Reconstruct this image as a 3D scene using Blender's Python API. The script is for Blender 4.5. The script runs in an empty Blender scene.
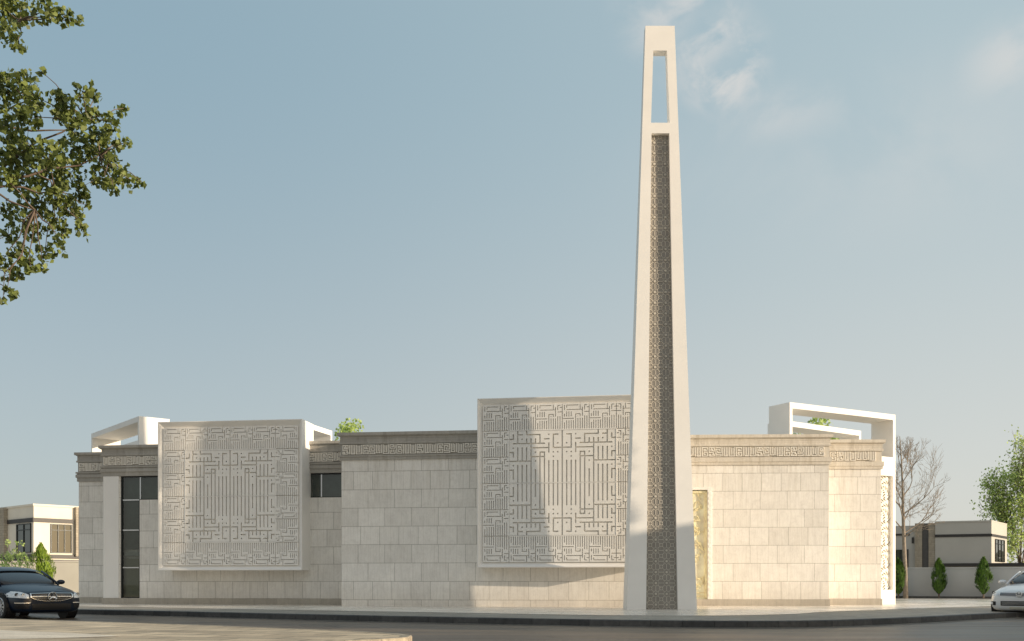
import bpy, bmesh, math, random
from mathutils.bvhtree import BVHTree
from mathutils import Vector, Matrix
R = math.radians
rnd = random.Random(7)
scene = bpy.context.scene
COL = scene.collection
F = 995.6                      # focal length in pixels (35 mm on a 36 mm sensor, 1024 px wide)
Z0 = 0.12                      # top of the plaza

# ------------------------------------------------------------------ materials
def nt(name):
    m = bpy.data.materials.new(name); m.use_nodes = True
    n = m.node_tree.nodes; l = m.node_tree.links
    return m, n, l, n['Principled BSDF']
def ramp(n, l, fac, stops):
    r = n.new('ShaderNodeValToRGB'); e = r.color_ramp.elements
    e[0].position, e[0].color = stops[0][0], (*stops[0][1], 1)
    e[1].position, e[1].color = stops[-1][0], (*stops[-1][1], 1)
    for p, c in stops[1:-1]:
        q = e.new(p); q.color = (*c, 1)
    l.new(fac, r.inputs[0]); return r.outputs[0]
def noise(n, l, scale, detail=5, vec=None, rough=.55, dist=0):
    t = n.new('ShaderNodeTexNoise'); t.inputs['Scale'].default_value = scale
    t.inputs['Detail'].default_value = detail; t.inputs['Roughness'].default_value = rough
    t.inputs['Distortion'].default_value = dist
    if vec is not None: l.new(vec, t.inputs['Vector'])
    return t.outputs['Fac']
def objvec(n, l, scale=(1, 1, 1)):
    tc = n.new('ShaderNodeTexCoord'); mp = n.new('ShaderNodeMapping')
    mp.inputs['Scale'].default_value = scale
    l.new(tc.outputs['Object'], mp.inputs['Vector']); return mp.outputs[0]
def mixc(n, l, a, b, fac=.5, mode='MULTIPLY'):
    x = n.new('ShaderNodeMix'); x.data_type = 'RGBA'; x.blend_type = mode
    for s, v in ((0, fac), (6, a), (7, b)):
        if hasattr(v, 'is_linked') or hasattr(v, 'links'): l.new(v, x.inputs[s])
        elif s == 0: x.inputs[0].default_value = v
        else: x.inputs[s].default_value = (*v, 1)
    return x.outputs[2]
def bump(n, l, h, b, strength=.2, dist=.02):
    u = n.new('ShaderNodeBump'); u.inputs['Strength'].default_value = strength
    u.inputs['Distance'].default_value = dist
    l.new(h, u.inputs['Height']); l.new(u.outputs[0], b.inputs['Normal'])
def simple(name, c, rough=.6, metal=0, var=.12, scale=3, spec=.5, bmp=.0, coat=0, bscale=60):
    m, n, l, b = nt(name)
    v = objvec(n, l)
    f = noise(n, l, scale, 6, v)
    lo = tuple(x * (1 - var) for x in c); hi = tuple(min(1, x * (1 + var)) for x in c)
    l.new(ramp(n, l, f, [(.3, lo), (.7, hi)]), b.inputs['Base Color'])
    b.inputs['Roughness'].default_value = rough; b.inputs['Metallic'].default_value = metal
    b.inputs['Specular IOR Level'].default_value = spec
    if coat: b.inputs['Coat Weight'].default_value = coat; b.inputs['Coat Roughness'].default_value = .03
    if bmp: bump(n, l, noise(n, l, bscale, 4, v), b, bmp, .01)
    return m
def stone(name, c1, c2, mortar, bw=.95, bh=.64, zoff=.38, rough=.75, off=.37, mort=.009):
    """Large stone slabs laid in courses, run round the corners of the block."""
    m, n, l, b = nt(name)
    tc = n.new('ShaderNodeTexCoord'); sp = n.new('ShaderNodeSeparateXYZ')
    l.new(tc.outputs['Object'], sp.inputs[0])
    ad = n.new('ShaderNodeMath'); l.new(sp.outputs[0], ad.inputs[0]); l.new(sp.outputs[1], ad.inputs[1])
    sb = n.new('ShaderNodeMath'); sb.operation = 'SUBTRACT'; l.new(sp.outputs[2], sb.inputs[0]); sb.inputs[1].default_value = zoff
    cb = n.new('ShaderNodeCombineXYZ'); l.new(ad.outputs[0], cb.inputs[0]); l.new(sb.outputs[0], cb.inputs[1])
    def brick(w, sq, of, ofq):
        br = n.new('ShaderNodeTexBrick'); br.offset = of; br.offset_frequency = ofq; br.squash = sq; br.squash_frequency = 3
        br.inputs['Scale'].default_value = 1; br.inputs['Brick Width'].default_value = w
        br.inputs['Row Height'].default_value = bh; br.inputs['Mortar Size'].default_value = mort
        br.inputs['Mortar Smooth'].default_value = .2; br.inputs['Bias'].default_value = -.1
        br.inputs['Color1'].default_value = (*c1, 1); br.inputs['Color2'].default_value = (*c2, 1)
        br.inputs['Mortar'].default_value = (*mortar, 1)
        l.new(cb.outputs[0], br.inputs['Vector']); return br
    br = brick(bw, .72, off, 2)
    vein = noise(n, l, 3, 8, objvec(n, l, (5, 5, .7)), .65)
    blot = noise(n, l, .9, 5, objvec(n, l), .6, 1.5)
    fine = noise(n, l, 14, 6, objvec(n, l, (3, 3, 1)), .7)
    b2 = brick(bw * .41, .6, .5, 1)
    fc = mixc(n, l, (1, 1, 1), (.92, .91, .90), b2.outputs['Fac'], 'MIX')
    c = mixc(n, l, br.outputs['Color'], fc, 1)
    c = mixc(n, l, c, ramp(n, l, noise(n, l, 2.2, 9, objvec(n, l), .72, 2.2), [(.38, (.86, .85, .84)), (.5, (1, 1, 1)), (.62, (1.05, 1.05, 1.05))]), .4)
    c = mixc(n, l, c, ramp(n, l, vein, [(.3, (.86, .85, .83)), (.7, (1.05, 1.05, 1.05))]), .8)
    c = mixc(n, l, c, ramp(n, l, blot, [(.3, (.93, .93, .93)), (.7, (1.05, 1.05, 1.04))]), .8)
    c = mixc(n, l, c, ramp(n, l, fine, [(.3, (.9, .9, .89)), (.7, (1.04, 1.04, 1.04))]), .8)
    # weathering near the ground
    gr = n.new('ShaderNodeMapRange'); l.new(sp.outputs[2], gr.inputs[0]); gr.inputs[1].default_value = .1; gr.inputs[2].default_value = 1.0
    c = mixc(n, l, c, ramp(n, l, gr.outputs[0], [(0, (.88, .86, .83)), (1, (1, 1, 1))]), 1)
    dr = noise(n, l, 2.2, 6, objvec(n, l, (2.4, 2.4, .12)), .6)
    zr = n.new('ShaderNodeMapRange'); l.new(sp.outputs[2], zr.inputs[0]); zr.inputs[1].default_value = 3.4; zr.inputs[2].default_value = 5.3
    dm = n.new('ShaderNodeMath'); dm.operation = 'MULTIPLY'; l.new(zr.outputs[0], dm.inputs[0]); l.new(ramp(n, l, dr, [(.5, (0, 0, 0)), (.72, (1, 1, 1))]), dm.inputs[1])
    c = mixc(n, l, c, (.80, .78, .74), dm.outputs[0])
    l.new(c, b.inputs['Base Color']); b.inputs['Roughness'].default_value = rough
    inv = n.new('ShaderNodeMath'); inv.operation = 'SUBTRACT'; inv.inputs[0].default_value = 1; l.new(br.outputs['Fac'], inv.inputs[1])
    s = n.new('ShaderNodeMath'); s.operation = 'MULTIPLY_ADD'; l.new(fine, s.inputs[0]); s.inputs[1].default_value = .12; l.new(inv.outputs[0], s.inputs[2])
    bump(n, l, s.outputs[0], b, .5, .01)
    return m
M = {}
M['slab'] = stone('stone_slabs', (.95, .915, .86), (.83, .795, .74), (.54, .51, .465))
M['cornice'] = stone('shaded_cornice_stone', (.50, .475, .43), (.43, .405, .365), (.37, .345, .31), bw=1.4, bh=3, zoff=-9, mort=.005)  # cornice colour greyed for the left blocks that lie in shade
M['cornicesunlit'] = stone('sunlit_cornice_stone', (.76, .70, .61), (.68, .625, .54), (.55, .50, .43), bw=1.4, bh=3, zoff=-9, mort=.005)  # same cornice stone, lightened in colour for the sunlit right blocks
M['letter'] = simple('letter_stone', (.88, .83, .74), .7, var=.06)
M['plinth'] = stone('plinth_stone', (.56, .52, .455), (.49, .455, .40), (.38, .35, .31), bw=1.2, bh=3, zoff=-9, mort=.005)
M['white'] = simple('white_render', (.91, .885, .84), .6, var=.03, scale=1.2, bmp=.12, bscale=90)
M['panelwhite'] = simple('cast_stone', (.91, .88, .825), .65, var=.05, scale=2.5, bmp=.1)
M['groove'] = simple('recessed_stone', (.40, .37, .32), .8, var=.06)
M['cream'] = simple('cream_render', (.76, .70, .59), .7, var=.05, scale=.8, bmp=.1)
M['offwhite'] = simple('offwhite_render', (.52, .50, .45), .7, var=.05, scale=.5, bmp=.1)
M['greywall'] = simple('painted_wall', (.53, .545, .555), .8, var=.07, scale=.6, bmp=.1)
M['darkband'] = simple('dark_band', (.035, .03, .028), .5)
M['tanstone'] = stone('tan_cladding', (.46, .40, .31), (.38, .33, .26), (.25, .22, .18), bw=.6, bh=.2, zoff=0)
M['charcoal'] = simple('charcoal_cladding', (.10, .095, .09), .6)
M['blackmetal'] = simple('black_metal', (.02, .022, .022), .35, .6)
M['rubber'] = simple('rubber', (.018, .018, .018), .75)
M['chrome'] = simple('chrome', (.78, .78, .78), .2, 1, var=.03)
M['rim'] = simple('alloy', (.72, .72, .73), .28, .9, var=.05)
M['navy'] = simple('navy_paint', (.005, .013, .030), .32, 0, var=.05, coat=.3, spec=.25)
M['silver'] = simple('silver_paint', (.74, .75, .76), .3, .2, var=.03, coat=1)
M['lens'] = simple('headlight_lens', (.80, .83, .86), .08, .2, var=.25, scale=16)
M['mesh'] = simple('grille_black', (.022, .022, .024), .35, .3)
M['grillebrown'] = simple('grille_bars', (.06, .048, .038), .45, .3, var=.3, scale=14)
M['plate'] = simple('number_plate', (.62, .6, .5), .5)
M['gold'] = simple('gilded_metal', (.92, .78, .50), .45, .2, var=.2, scale=5)
M['goldback'] = simple('gilded_backing', (.90, .80, .60), .55, .1, var=.25, scale=2)
M['tracery'] = simple('tracery_stone', (.58, .54, .465), .6, var=.08)
M['strip'] = simple('bronze_backing', (.30, .275, .24), .5, .25, var=.12, scale=3)
M['bark'] = simple('bark', (.16, .12, .09), .9, var=.3, scale=8, bmp=.5, bscale=20)
M['palebark'] = simple('pale_bark', (.30, .25, .20), .9, var=.25, scale=8, bmp=.4, bscale=20)
M['soil'] = simple('bed_soil', (.13, .10, .075), .95, var=.3, scale=6)

def glass_mat(name, base):
    m, n, l, b = nt(name)
    b.inputs['Base Color'].default_value = (*base, 1); b.inputs['Roughness'].default_value = .03
    b.inputs['Specular IOR Level'].default_value = .75
    f = noise(n, l, 1.3, 2, objvec(n, l)); bump(n, l, f, b, .03, .01)
    return m
M['glass'] = glass_mat('dark_glass', (.075, .10, .09))
M['carglass'] = glass_mat('car_glass', (.03, .033, .038))
M['villaglass'] = glass_mat('villa_glass', (.06, .065, .06))

mg, n, l, b = nt('clear_glass'); tr = n.new('ShaderNodeBsdfTransparent'); tr.inputs[0].default_value = (.80, .86, .82, 1); gl = n.new('ShaderNodeBsdfGlossy'); gl.inputs['Roughness'].default_value = .02
fr_ = n.new('ShaderNodeFresnel'); fr_.inputs[0].default_value = 1.9; ms = n.new('ShaderNodeMixShader'); l.new(fr_.outputs[0], ms.inputs[0]); l.new(tr.outputs[0], ms.inputs[1]); l.new(gl.outputs[0], ms.inputs[2]); l.new(ms.outputs[0], n['Material Output'].inputs[0]); M['clearglass'] = mg
M['dim'] = simple('dim_interior', (.13, .165, .15), .8, var=.35, scale=1.2); M['olive'] = simple('olive_reflection', (.42, .41, .30), .8, var=.12, scale=1); M['reflband'] = simple('pale_reflection', (.55, .58, .55), .6)  # board colours painting the dim room and the reflections in the tall window
def leaf_mat(name, c1, c2, trans=.35):
    m, n, l, b = nt(name)
    g = n.new('ShaderNodeNewGeometry')
    c = ramp(n, l, g.outputs['Random Per Island'], [(0, c1), (.55, c2), (1, tuple(x * 1.5 for x in c2))])
    l.new(c, b.inputs['Base Color']); b.inputs['Roughness'].default_value = .55
    t = n.new('ShaderNodeBsdfTranslucent'); l.new(c, t.inputs[0])
    mx = n.new('ShaderNodeMixShader'); mx.inputs[0].default_value = trans
    l.new(b.outputs[0], mx.inputs[1]); l.new(t.outputs[0], mx.inputs[2])
    l.new(mx.outputs[0], n['Material Output'].inputs[0]); return m
M['leaf_near'] = leaf_mat('leaf_near', (.06, .085, .018), (.17, .21, .05))
M['leaf_light'] = leaf_mat('leaf_light', (.24, .34, .10), (.50, .60, .22), .5)
M['leaf_dark'] = leaf_mat('leaf_dark', (.022, .035, .01), (.05, .07, .02))
M['leaf_cypress'] = leaf_mat('leaf_cypress', (.03, .07, .010), (.09, .18, .022), .25)
M['leaf_lime'] = leaf_mat('leaf_lime', (.10, .17, .02), (.26, .36, .045), .3)

def ground_mat(name, c1, c2, sc, rough=(.5, .75), streak=(1, 1, 1), cell=None, spec=.5, bs=.3):
    m, n, l, b = nt(name)
    v = objvec(n, l, streak)
    f = noise(n, l, sc, 8, v, .6); f2 = noise(n, l, sc * 30, 4, objvec(n, l), .7); f3 = noise(n, l, .12, 3, objvec(n, l))
    c = ramp(n, l, f, [(.3, c1), (.7, c2)])
    c = mixc(n, l, c, ramp(n, l, f2, [(.25, (.8, .8, .8)), (.75, (1.12, 1.12, 1.12))]), 1)
    c = mixc(n, l, c, ramp(n, l, f3, [(.3, (.84, .84, .84)), (.7, (1.1, 1.1, 1.1))]), 1)
    h = f2
    if cell:
        br = n.new('ShaderNodeTexBrick'); br.inputs['Scale'].default_value = 1
        br.inputs['Brick Width'].default_value = cell[0]; br.inputs['Row Height'].default_value = cell[1]
        br.inputs['Mortar Size'].default_value = cell[2]
        br.inputs['Color1'].default_value = (1.08, 1.07, 1.05, 1); br.inputs['Color2'].default_value = (.82, .8, .78, 1)
        br.inputs['Mortar'].default_value = (.5, .48, .45, 1)
        tc = n.new('ShaderNodeTexCoord'); mp = n.new('ShaderNodeMapping'); mp.inputs['Rotation'].default_value[2] = cell[3]
        l.new(tc.outputs['Object'], mp.inputs[0]); l.new(mp.outputs[0], br.inputs['Vector'])
        c = mixc(n, l, c, br.outputs['Color'], 1)
    l.new(c, b.inputs['Base Color'])
    l.new(ramp(n, l, f, [(.3, (rough[0],) * 3), (.7, (rough[1],) * 3)]), b.inputs['Roughness'])
    b.inputs['Specular IOR Level'].default_value = spec
    bump(n, l, h, b, bs, .01); return m
M['asphalt'] = ground_mat('asphalt', (.095, .072, .054), (.19, .148, .11), .35, (.36, .58), (.5, 2.2, 1), spec=.45)
M['ground'] = ground_mat('ground', (.23, .20, .15), (.31, .27, .21), .2, (.8, .9))
M['plaza'] = ground_mat('plaza_stone', (.86, .79, .70), (.93, .87, .78), .6, (.20, .34), cell=(.9, .6, .006, .1), bs=.03, spec=.5)
M['footway'] = ground_mat('footway_pavers', (.33, .305, .265), (.44, .405, .35), .6, (.55, .8), cell=(.4, .2, .006, -.5), spec=.3)
M['island'] = ground_mat('island_pavers', (.46, .365, .25), (.86, .70, .50), 1.1, (.5, .75), cell=(1.2, .6, .03, .3), spec=.35)
M['palestrip'] = ground_mat('pale_surface', (.93, .80, .64), (.98, .88, .73), .6, (.6, .8), cell=(.6, .3, .006, .3), spec=.5)
mA = M['asphalt']; n, l = mA.node_tree.nodes, mA.node_tree.links; bA = n['Principled BSDF']; src = bA.inputs['Base Color'].links[0].from_socket
st = noise(n, l, 1, 5, objvec(n, l, (.10, 1.1, 1)), .6, 1.0); cr_ = n.new('ShaderNodeTexVoronoi'); cr_.feature = 'DISTANCE_TO_EDGE'; cr_.inputs['Scale'].default_value = .28
wv = n.new('ShaderNodeVectorMath'); l.new(objvec(n, l), wv.inputs[0]); nn = n.new('ShaderNodeTexNoise'); nn.inputs['Scale'].default_value = 1.5; l.new(objvec(n, l), nn.inputs[0]); l.new(nn.outputs['Color'], wv.inputs[1]); l.new(wv.outputs[0], cr_.inputs['Vector'])
c = mixc(n, l, src, ramp(n, l, st, [(.35, (.72, .70, .68)), (.52, (1, 1, 1)), (.68, (1.55, 1.42, 1.25))]), 1)  # wear and sand streaks; the palest paint in warm streaks of sunlight
c = mixc(n, l, c, ramp(n, l, cr_.outputs['Distance'], [(0, (.45, .45, .45)), (.012, (1, 1, 1))]), .7)
l.new(c, bA.inputs['Base Color'])
def kerb_mat(name, a, b_):
    m, n, l, b = nt(name)
    g = n.new('ShaderNodeNewGeometry')
    c = ramp(n, l, g.outputs['Random Per Island'], [(0, a), (1, b_)])
    f = noise(n, l, 9, 6, objvec(n, l))
    c = mixc(n, l, c, ramp(n, l, f, [(.3, (.7, .7, .7)), (.7, (1.25, 1.25, 1.25))]), 1)
    l.new(c, b.inputs['Base Color']); b.inputs['Roughness'].default_value = .6; return m
M['kerb'] = kerb_mat('kerb_granite', (.045, .045, .045), (.085, .082, .078))
M['kerbtan'] = kerb_mat('kerb_sandstone', (.35, .29, .21), (.5, .42, .31))

# ------------------------------------------------------------------ builders
def tag(o, label=None, cat=None, group=None, kind=None):
    for k, v in (('label', label), ('category', cat), ('group', group), ('kind', kind)):
        if v: o[k] = v
    return o
def empty(name, loc=(0, 0, 0), rz=0, label=None, cat=None, group=None):
    o = bpy.data.objects.new(name, None); COL.objects.link(o); o.location = loc; o.rotation_euler = (0, 0, rz)
    return tag(o, label, cat, group)
class MB:
    def __init__(s): s.v = []; s.f = []; s.sm = False
    def quad(s, a, b, c, d): i = len(s.v); s.v += [a, b, c, d]; s.f.append((i, i + 1, i + 2, i + 3))
    def poly(s, pts): i = len(s.v); s.v += list(pts); s.f.append(tuple(range(i, i + len(pts))))
    def hexa(s, p):
        i = len(s.v); s.v += list(p)
        for q in ((0, 3, 2, 1), (4, 5, 6, 7), (0, 1, 5, 4), (1, 2, 6, 5), (2, 3, 7, 6), (3, 0, 4, 7)): s.f.append(tuple(i + k for k in q))
    def box(s, x0, x1, y0, y1, z0, z1):
        s.hexa([(x0, y0, z0), (x1, y0, z0), (x1, y1, z0), (x0, y1, z0), (x0, y0, z1), (x1, y0, z1), (x1, y1, z1), (x0, y1, z1)])
    def bar(s, p, q, w, t, y):        # flat bar in the x-z plane
        dx, dz = q[0] - p[0], q[1] - p[1]; L = math.hypot(dx, dz)
        if L < 1e-4: return
        nx, nz = -dz / L * w / 2, dx / L * w / 2
        a = [(p[0] - nx, p[1] - nz), (q[0] - nx, q[1] - nz), (q[0] + nx, q[1] + nz), (p[0] + nx, p[1] + nz)]
        i = len(s.v); s.v += [(x, y - t, z) for x, z in a] + [(x, y, z) for x, z in a]
        for f in ((0, 1, 2, 3), (0, 4, 5, 1), (1, 5, 6, 2), (2, 6, 7, 3), (3, 7, 4, 0)): s.f.append(tuple(i + k for k in f))
    def rings(s, rs, cap0=True, cap1=True, close=True):
        i0 = len(s.v); n = len(rs[0])
        for r in rs: s.v += list(r)
        for k in range(len(rs) - 1):
            for j in range(n if close else n - 1):
                a = i0 + k * n + j; b = i0 + k * n + (j + 1) % n
                s.f.append((a, b, b + n, a + n))
        if cap0: s.f.append(tuple(i0 + j for j in range(n))[::-1])
        if cap1: s.f.append(tuple(i0 + (len(rs) - 1) * n + j for j in range(n)))
    def tube(s, pts, rad, n=8, caps=True):
        rs = []
        for k, p in enumerate(pts):
            p = Vector(p); a = Vector(pts[max(k - 1, 0)]); b = Vector(pts[min(k + 1, len(pts) - 1)])
            d = (b - a).normalized(); u = d.orthogonal().normalized()
            if abs(d.z) < .99: u = d.cross(Vector((0, 0, 1))).normalized()
            w = d.cross(u); r = rad[k] if hasattr(rad, '__len__') else rad
            rs.append([tuple(p + u * r * math.cos(2 * math.pi * j / n) + w * r * math.sin(2 * math.pi * j / n)) for j in range(n)])
        s.rings(rs, caps, caps)
    def relief(s, xs, zs, H, yf, yb, yo=None, back=True):
        """Raised (H true) and sunk cells on an uneven grid; yo closes the outer edge back to yo."""
        nx, nz = len(xs) - 1, len(zs) - 1
        for i in range(nx):
            j = 0
            while j < nz:
                h = H[i][j]; k = j
                while k + 1 < nz and H[i][k + 1] == h: k += 1
                y = yf if h else yb
                if h or back: s.quad((xs[i], y, zs[j]), (xs[i + 1], y, zs[j]), (xs[i + 1], y, zs[k + 1]), (xs[i], y, zs[k + 1]))
                j = k + 1
        for i in range(nx + 1):
            for j in range(nz):
                a = H[i - 1][j] if i > 0 else None; b = H[i][j] if i < nx else None
                if a is None or b is None:
                    if yo is not None: s.quad((xs[i], yf if (a or b) else yb, zs[j]), (xs[i], yo, zs[j]), (xs[i], yo, zs[j + 1]), (xs[i], yf if (a or b) else yb, zs[j + 1]))
                elif a != b: s.quad((xs[i], yf, zs[j]), (xs[i], yb, zs[j]), (xs[i], yb, zs[j + 1]), (xs[i], yf, zs[j + 1]))
        for j in range(nz + 1):
            for i in range(nx):
                a = H[i][j - 1] if j > 0 else None; b = H[i][j] if j < nz else None
                if a is None or b is None:
                    if yo is not None: s.quad((xs[i], yf if (a or b) else yb, zs[j]), (xs[i + 1], yf if (a or b) else yb, zs[j]), (xs[i + 1], yo, zs[j]), (xs[i], yo, zs[j]))
                elif a != b: s.quad((xs[i], yf, zs[j]), (xs[i + 1], yf, zs[j]), (xs[i + 1], yb, zs[j]), (xs[i], yb, zs[j]))
    def build(s, name, mat, parent=None, loc=(0, 0, 0), rz=0, smooth=False, fix=True, sub=0, bevel=0):
        me = bpy.data.meshes.new(name); me.from_pydata([tuple(v) for v in s.v], [], s.f)
        if fix:
            bm = bmesh.new(); bm.from_mesh(me); bmesh.ops.remove_doubles(bm, verts=bm.verts, dist=1e-5)
            bmesh.ops.recalc_face_normals(bm, faces=bm.faces); bm.to_mesh(me); bm.free()
        me.materials.append(M[mat] if isinstance(mat, str) else mat)
        if smooth: me.polygons.foreach_set('use_smooth', [True] * len(me.polygons))
        o = bpy.data.objects.new(name, me); COL.objects.link(o); o.parent = parent; o.location = loc; o.rotation_euler = (0, 0, rz)
        if bevel:
            b = o.modifiers.new('bevel', 'BEVEL'); b.width = bevel; b.segments = 2; b.limit_method = 'ANGLE'
        if sub:
            b = o.modifiers.new('subdivision', 'SUBSURF'); b.levels = sub; b.render_levels = sub
        return o
def line(A, B):
    ang = math.atan2(B[1] - A[1], B[0] - A[0]); L = math.hypot(B[0] - A[0], B[1] - A[1])
    return ang, L
def lx(A, B, px):              # distance along A-B seen at column px of the photograph
    t = (px - 512) / F; ang, L = line(A, B); c, s = math.cos(ang), math.sin(ang)
    return (t * A[1] - A[0]) / (c - t * s)

# ------------------------------------------------------------------ kufic designs
# grooves on a 12 x 12 grid: ('h', row, c0, c1) / ('v', col, r0, r1) / ('d', col, row); row 0 at the top
BIG = [('v',1,1,2),('h',2,0,1),('v',2,0,3),('h',1,2,3),('h',1,4,7),('v',4,0,1),('v',7,1,3),('v',4,2,3),('v',5,2,3),('v',6,2,3),('d',3,2),
 ('h',3,1,8),('h',4,5,9),('v',5,3,12),('v',4,4,7),('v',3,4,7),('v',2,4,7),('h',7,0,5),('d',1,4),('h',5,0,1),('v',1,5,6),('d',1,8),('h',9,0,1),
 ('v',1,9,11),('v',2,8,12),('v',3,8,12),('v',4,8,12),('d',6,5),('h',6,5,8),('h',5,7,8),('v',7,5,6),('v',8,5,12),('d',6,7),('h',8,5,5),('h',8,7,7),
 ('v',6,9,12),('v',7,6,12),('v',9,3,5),('v',9,7,12),('h',2,8,9),('d',9,1),('h',1,10,11),('v',10,1,4),('d',11,3),('h',4,10,12),('d',11,5),('d',10,5),
 ('h',6,10,10),('h',6,12,12),('v',10,7,12),('v',11,7,12)]
SMALL = [('h',1,2,7),('v',8,0,3),('v',2,1,2),('h',3,2,9),('v',9,2,6),('v',10,1,3),('h',2,11,12),('h',4,10,12),('h',1,10,11),('v',1,1,3),
 ('h',7,0,5),('v',2,4,6),('v',3,4,6),('v',4,4,6),('v',1,5,6),('v',6,5,12),('h',5,6,8),('v',8,5,6),('v',2,8,12),('v',3,8,12),('v',4,8,12),('v',5,8,12),
 ('v',1,9,12),('v',7,7,12),('v',8,7,12),('v',9,7,12),('v',10,6,12),('v',11,6,12),('d',7,6),('d',5,1)]
def grid_of(design, mx, mz):
    N = 25; H = [[True] * N for _ in range(N)]          # H[col][row from bottom]
    def cut(c, r):
        if mx: c = 24 - c
        r = 24 - r
        if mz: r = 24 - r
        H[c][r] = False
    for d in design:
        if d[0] == 'h':
            for c in range(2 * d[2], 2 * d[3] + 1): cut(c, 2 * d[1])
        elif d[0] == 'v':
            for r in range(2 * d[2], 2 * d[3] + 1): cut(2 * d[1], r)
        else: cut(2 * d[1], 2 * d[2])
    for k in range(25): H[k][0] = H[k][24] = H[0][k] = H[24][k] = False
    return H
def axis(a, b, g=.29):
    c = (b - a) / 12; w = [g * c / 2] + [x for _ in range(12) for x in ((1 - g) * c, g * c)]; w[-1] = g * c / 2
    out = [a]
    for x in w: out.append(out[-1] + x)
    return out
GLY = {
'a': ["#.#.#.#", "#.#.#.#", "#.#.#.#", "#.#.#.#", "#.#.#.#", "#.#.#.#", "#.#.#.#", "#.#.#.#", "#.#.#.#", "#.#.#.#", "#.#####"],
'b': ["#######", "......#", "#####.#", "#...#.#", "#.#.#.#", "#.#...#", "#.#####", "#......", "#######", "......#", "#######"],
'c': ["#.#...#", "#.#.#.#", "#.#.#.#", "#.#.#.#", "#.#.#.#", "#.#.#.#", "#.#.#.#", "#.#.#.#", "#...#.#", "#####.#", "......."],
'd': ["#######", "#..#..#", "#.###.#", "#.#.#.#", "#.#####", "#......", "######.", ".....#.", "###.###", "#.#...#", "#######"],
'e': ["#####.#", "#...#.#", "#.###.#", "#.....#", "#######", ".......", "#.#.#.#", "#.#.#.#", "#.#.#.#", "#.....#", "#######"],
'f': ["#.....#", "#.#.#.#", "#.#.#.#", "#.#.#.#", "#.#.#.#", "#.#.#.#", "#.#.#.#", "#.#.#.#", "#.#.#.#", "#.....#", "#######"],
'g': ["#######", "#.....#", "#.###.#", "#.#.#..", "#.#####", "#......", "#.#####", "#.#...#", "#.###.#", "#.....#", "#######"]}
def inscription(parent, x0, x1, z0, z1, y, seq, loc, rz, name='inscription'):
    rows = 11; c = (z1 - z0) / rows; cols = []
    k = 0
    while len(cols) * c < (x1 - x0) - 8 * c:
        g = GLY[seq[k % len(seq)]]; k += 1
        for i in range(7): cols.append([g[rows - 1 - j][i] == '#' for j in range(rows)])
        cols.append([False] * rows)
    mb = MB(); xs = [x0 + i * c for i in range(len(cols) + 1)]; zs = [z0 + j * c for j in range(rows + 1)]
    mb.relief(xs, zs, cols, y - .06, y, back=False)
    o = mb.build(name, 'letter', parent, loc, rz)
    o['label'] = 'raised square kufic lettering running along the cornice'
    return o

# ------------------------------------------------------------------ mosque
mosque = empty('mosque', (0, 36, 0), 0, 'low cream stone mosque of stepped blocks with two carved calligraphy panels and roof portals', 'mosque')
def mloc(A): return (A[0], A[1] - 36, 0)
ZT = [6.20]
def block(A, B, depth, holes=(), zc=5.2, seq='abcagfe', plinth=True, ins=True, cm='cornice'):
    ang, L = line(A, B); loc = mloc(A)
    xs = sorted({0, L} | {h[0] for h in holes} | {h[1] for h in holes})
    zs = sorted({Z0 - .1, zc} | {h[2] for h in holes} | {h[3] for h in holes})
    H = [[not any(h[0] <= (xs[i] + xs[i + 1]) / 2 <= h[1] and h[2] <= (zs[j] + zs[j + 1]) / 2 <= h[3] for h in holes)
          for j in range(len(zs) - 1)] for i in range(len(xs) - 1)]
    mb = MB(); mb.relief(xs, zs, H, 0, .32, .33, back=False)
    mb.box(.003, L - .003, .33, depth, Z0 - .1, zc)
    mb.build('wall', 'slab', mosque, loc, ang)
    ZT[0] += .004; zt = ZT[0]
    prof = [(.05, zc), (.05, zc + .09), (.08, zc + .11), (.08, 5.42), (.02, 5.42), (.02, 5.81), (.07, 5.81), (.07, 5.87), (.04, 5.89), (.04, 6.06), (.13, 6.11), (.13, zt)]
    if zc < 5.1: prof[1:4] = [(.05, zc + .14), (.09, zc + .16), (.09, zc + .27), (.05, zc + .29), (.05, 5.36), (.09, 5.36), (.09, 5.42)]
    rs = [[(-p, -p, z), (L + p, -p, z), (L + p, depth + p, z), (-p, depth + p, z)] for p, z in prof]
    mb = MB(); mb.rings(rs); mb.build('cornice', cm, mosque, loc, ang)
    if ins:
        o = inscription(mosque, .06, L - .02, 5.45, 5.78, -.02, seq, loc, ang)
    if plinth:
        px = [(-.04, L + .04)]
        for h in holes:
            if h[2] < .36: px = [(a, min(b, h[0])) for a, b in px] + [(h[1], L + .04)]
        mb = MB()
        for a, b in px:
            if b - a > .05: mb.box(a, b, -.04, .2, Z0 - .1, .385)
        mb.build('plinth', 'plinth', mosque, loc, ang, bevel=.008)
    return ang, L, loc
# outer left block
block((-17.45, 40.1), (-12.9, 39.55), 5, zc=5.04, seq='eagcab')
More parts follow.
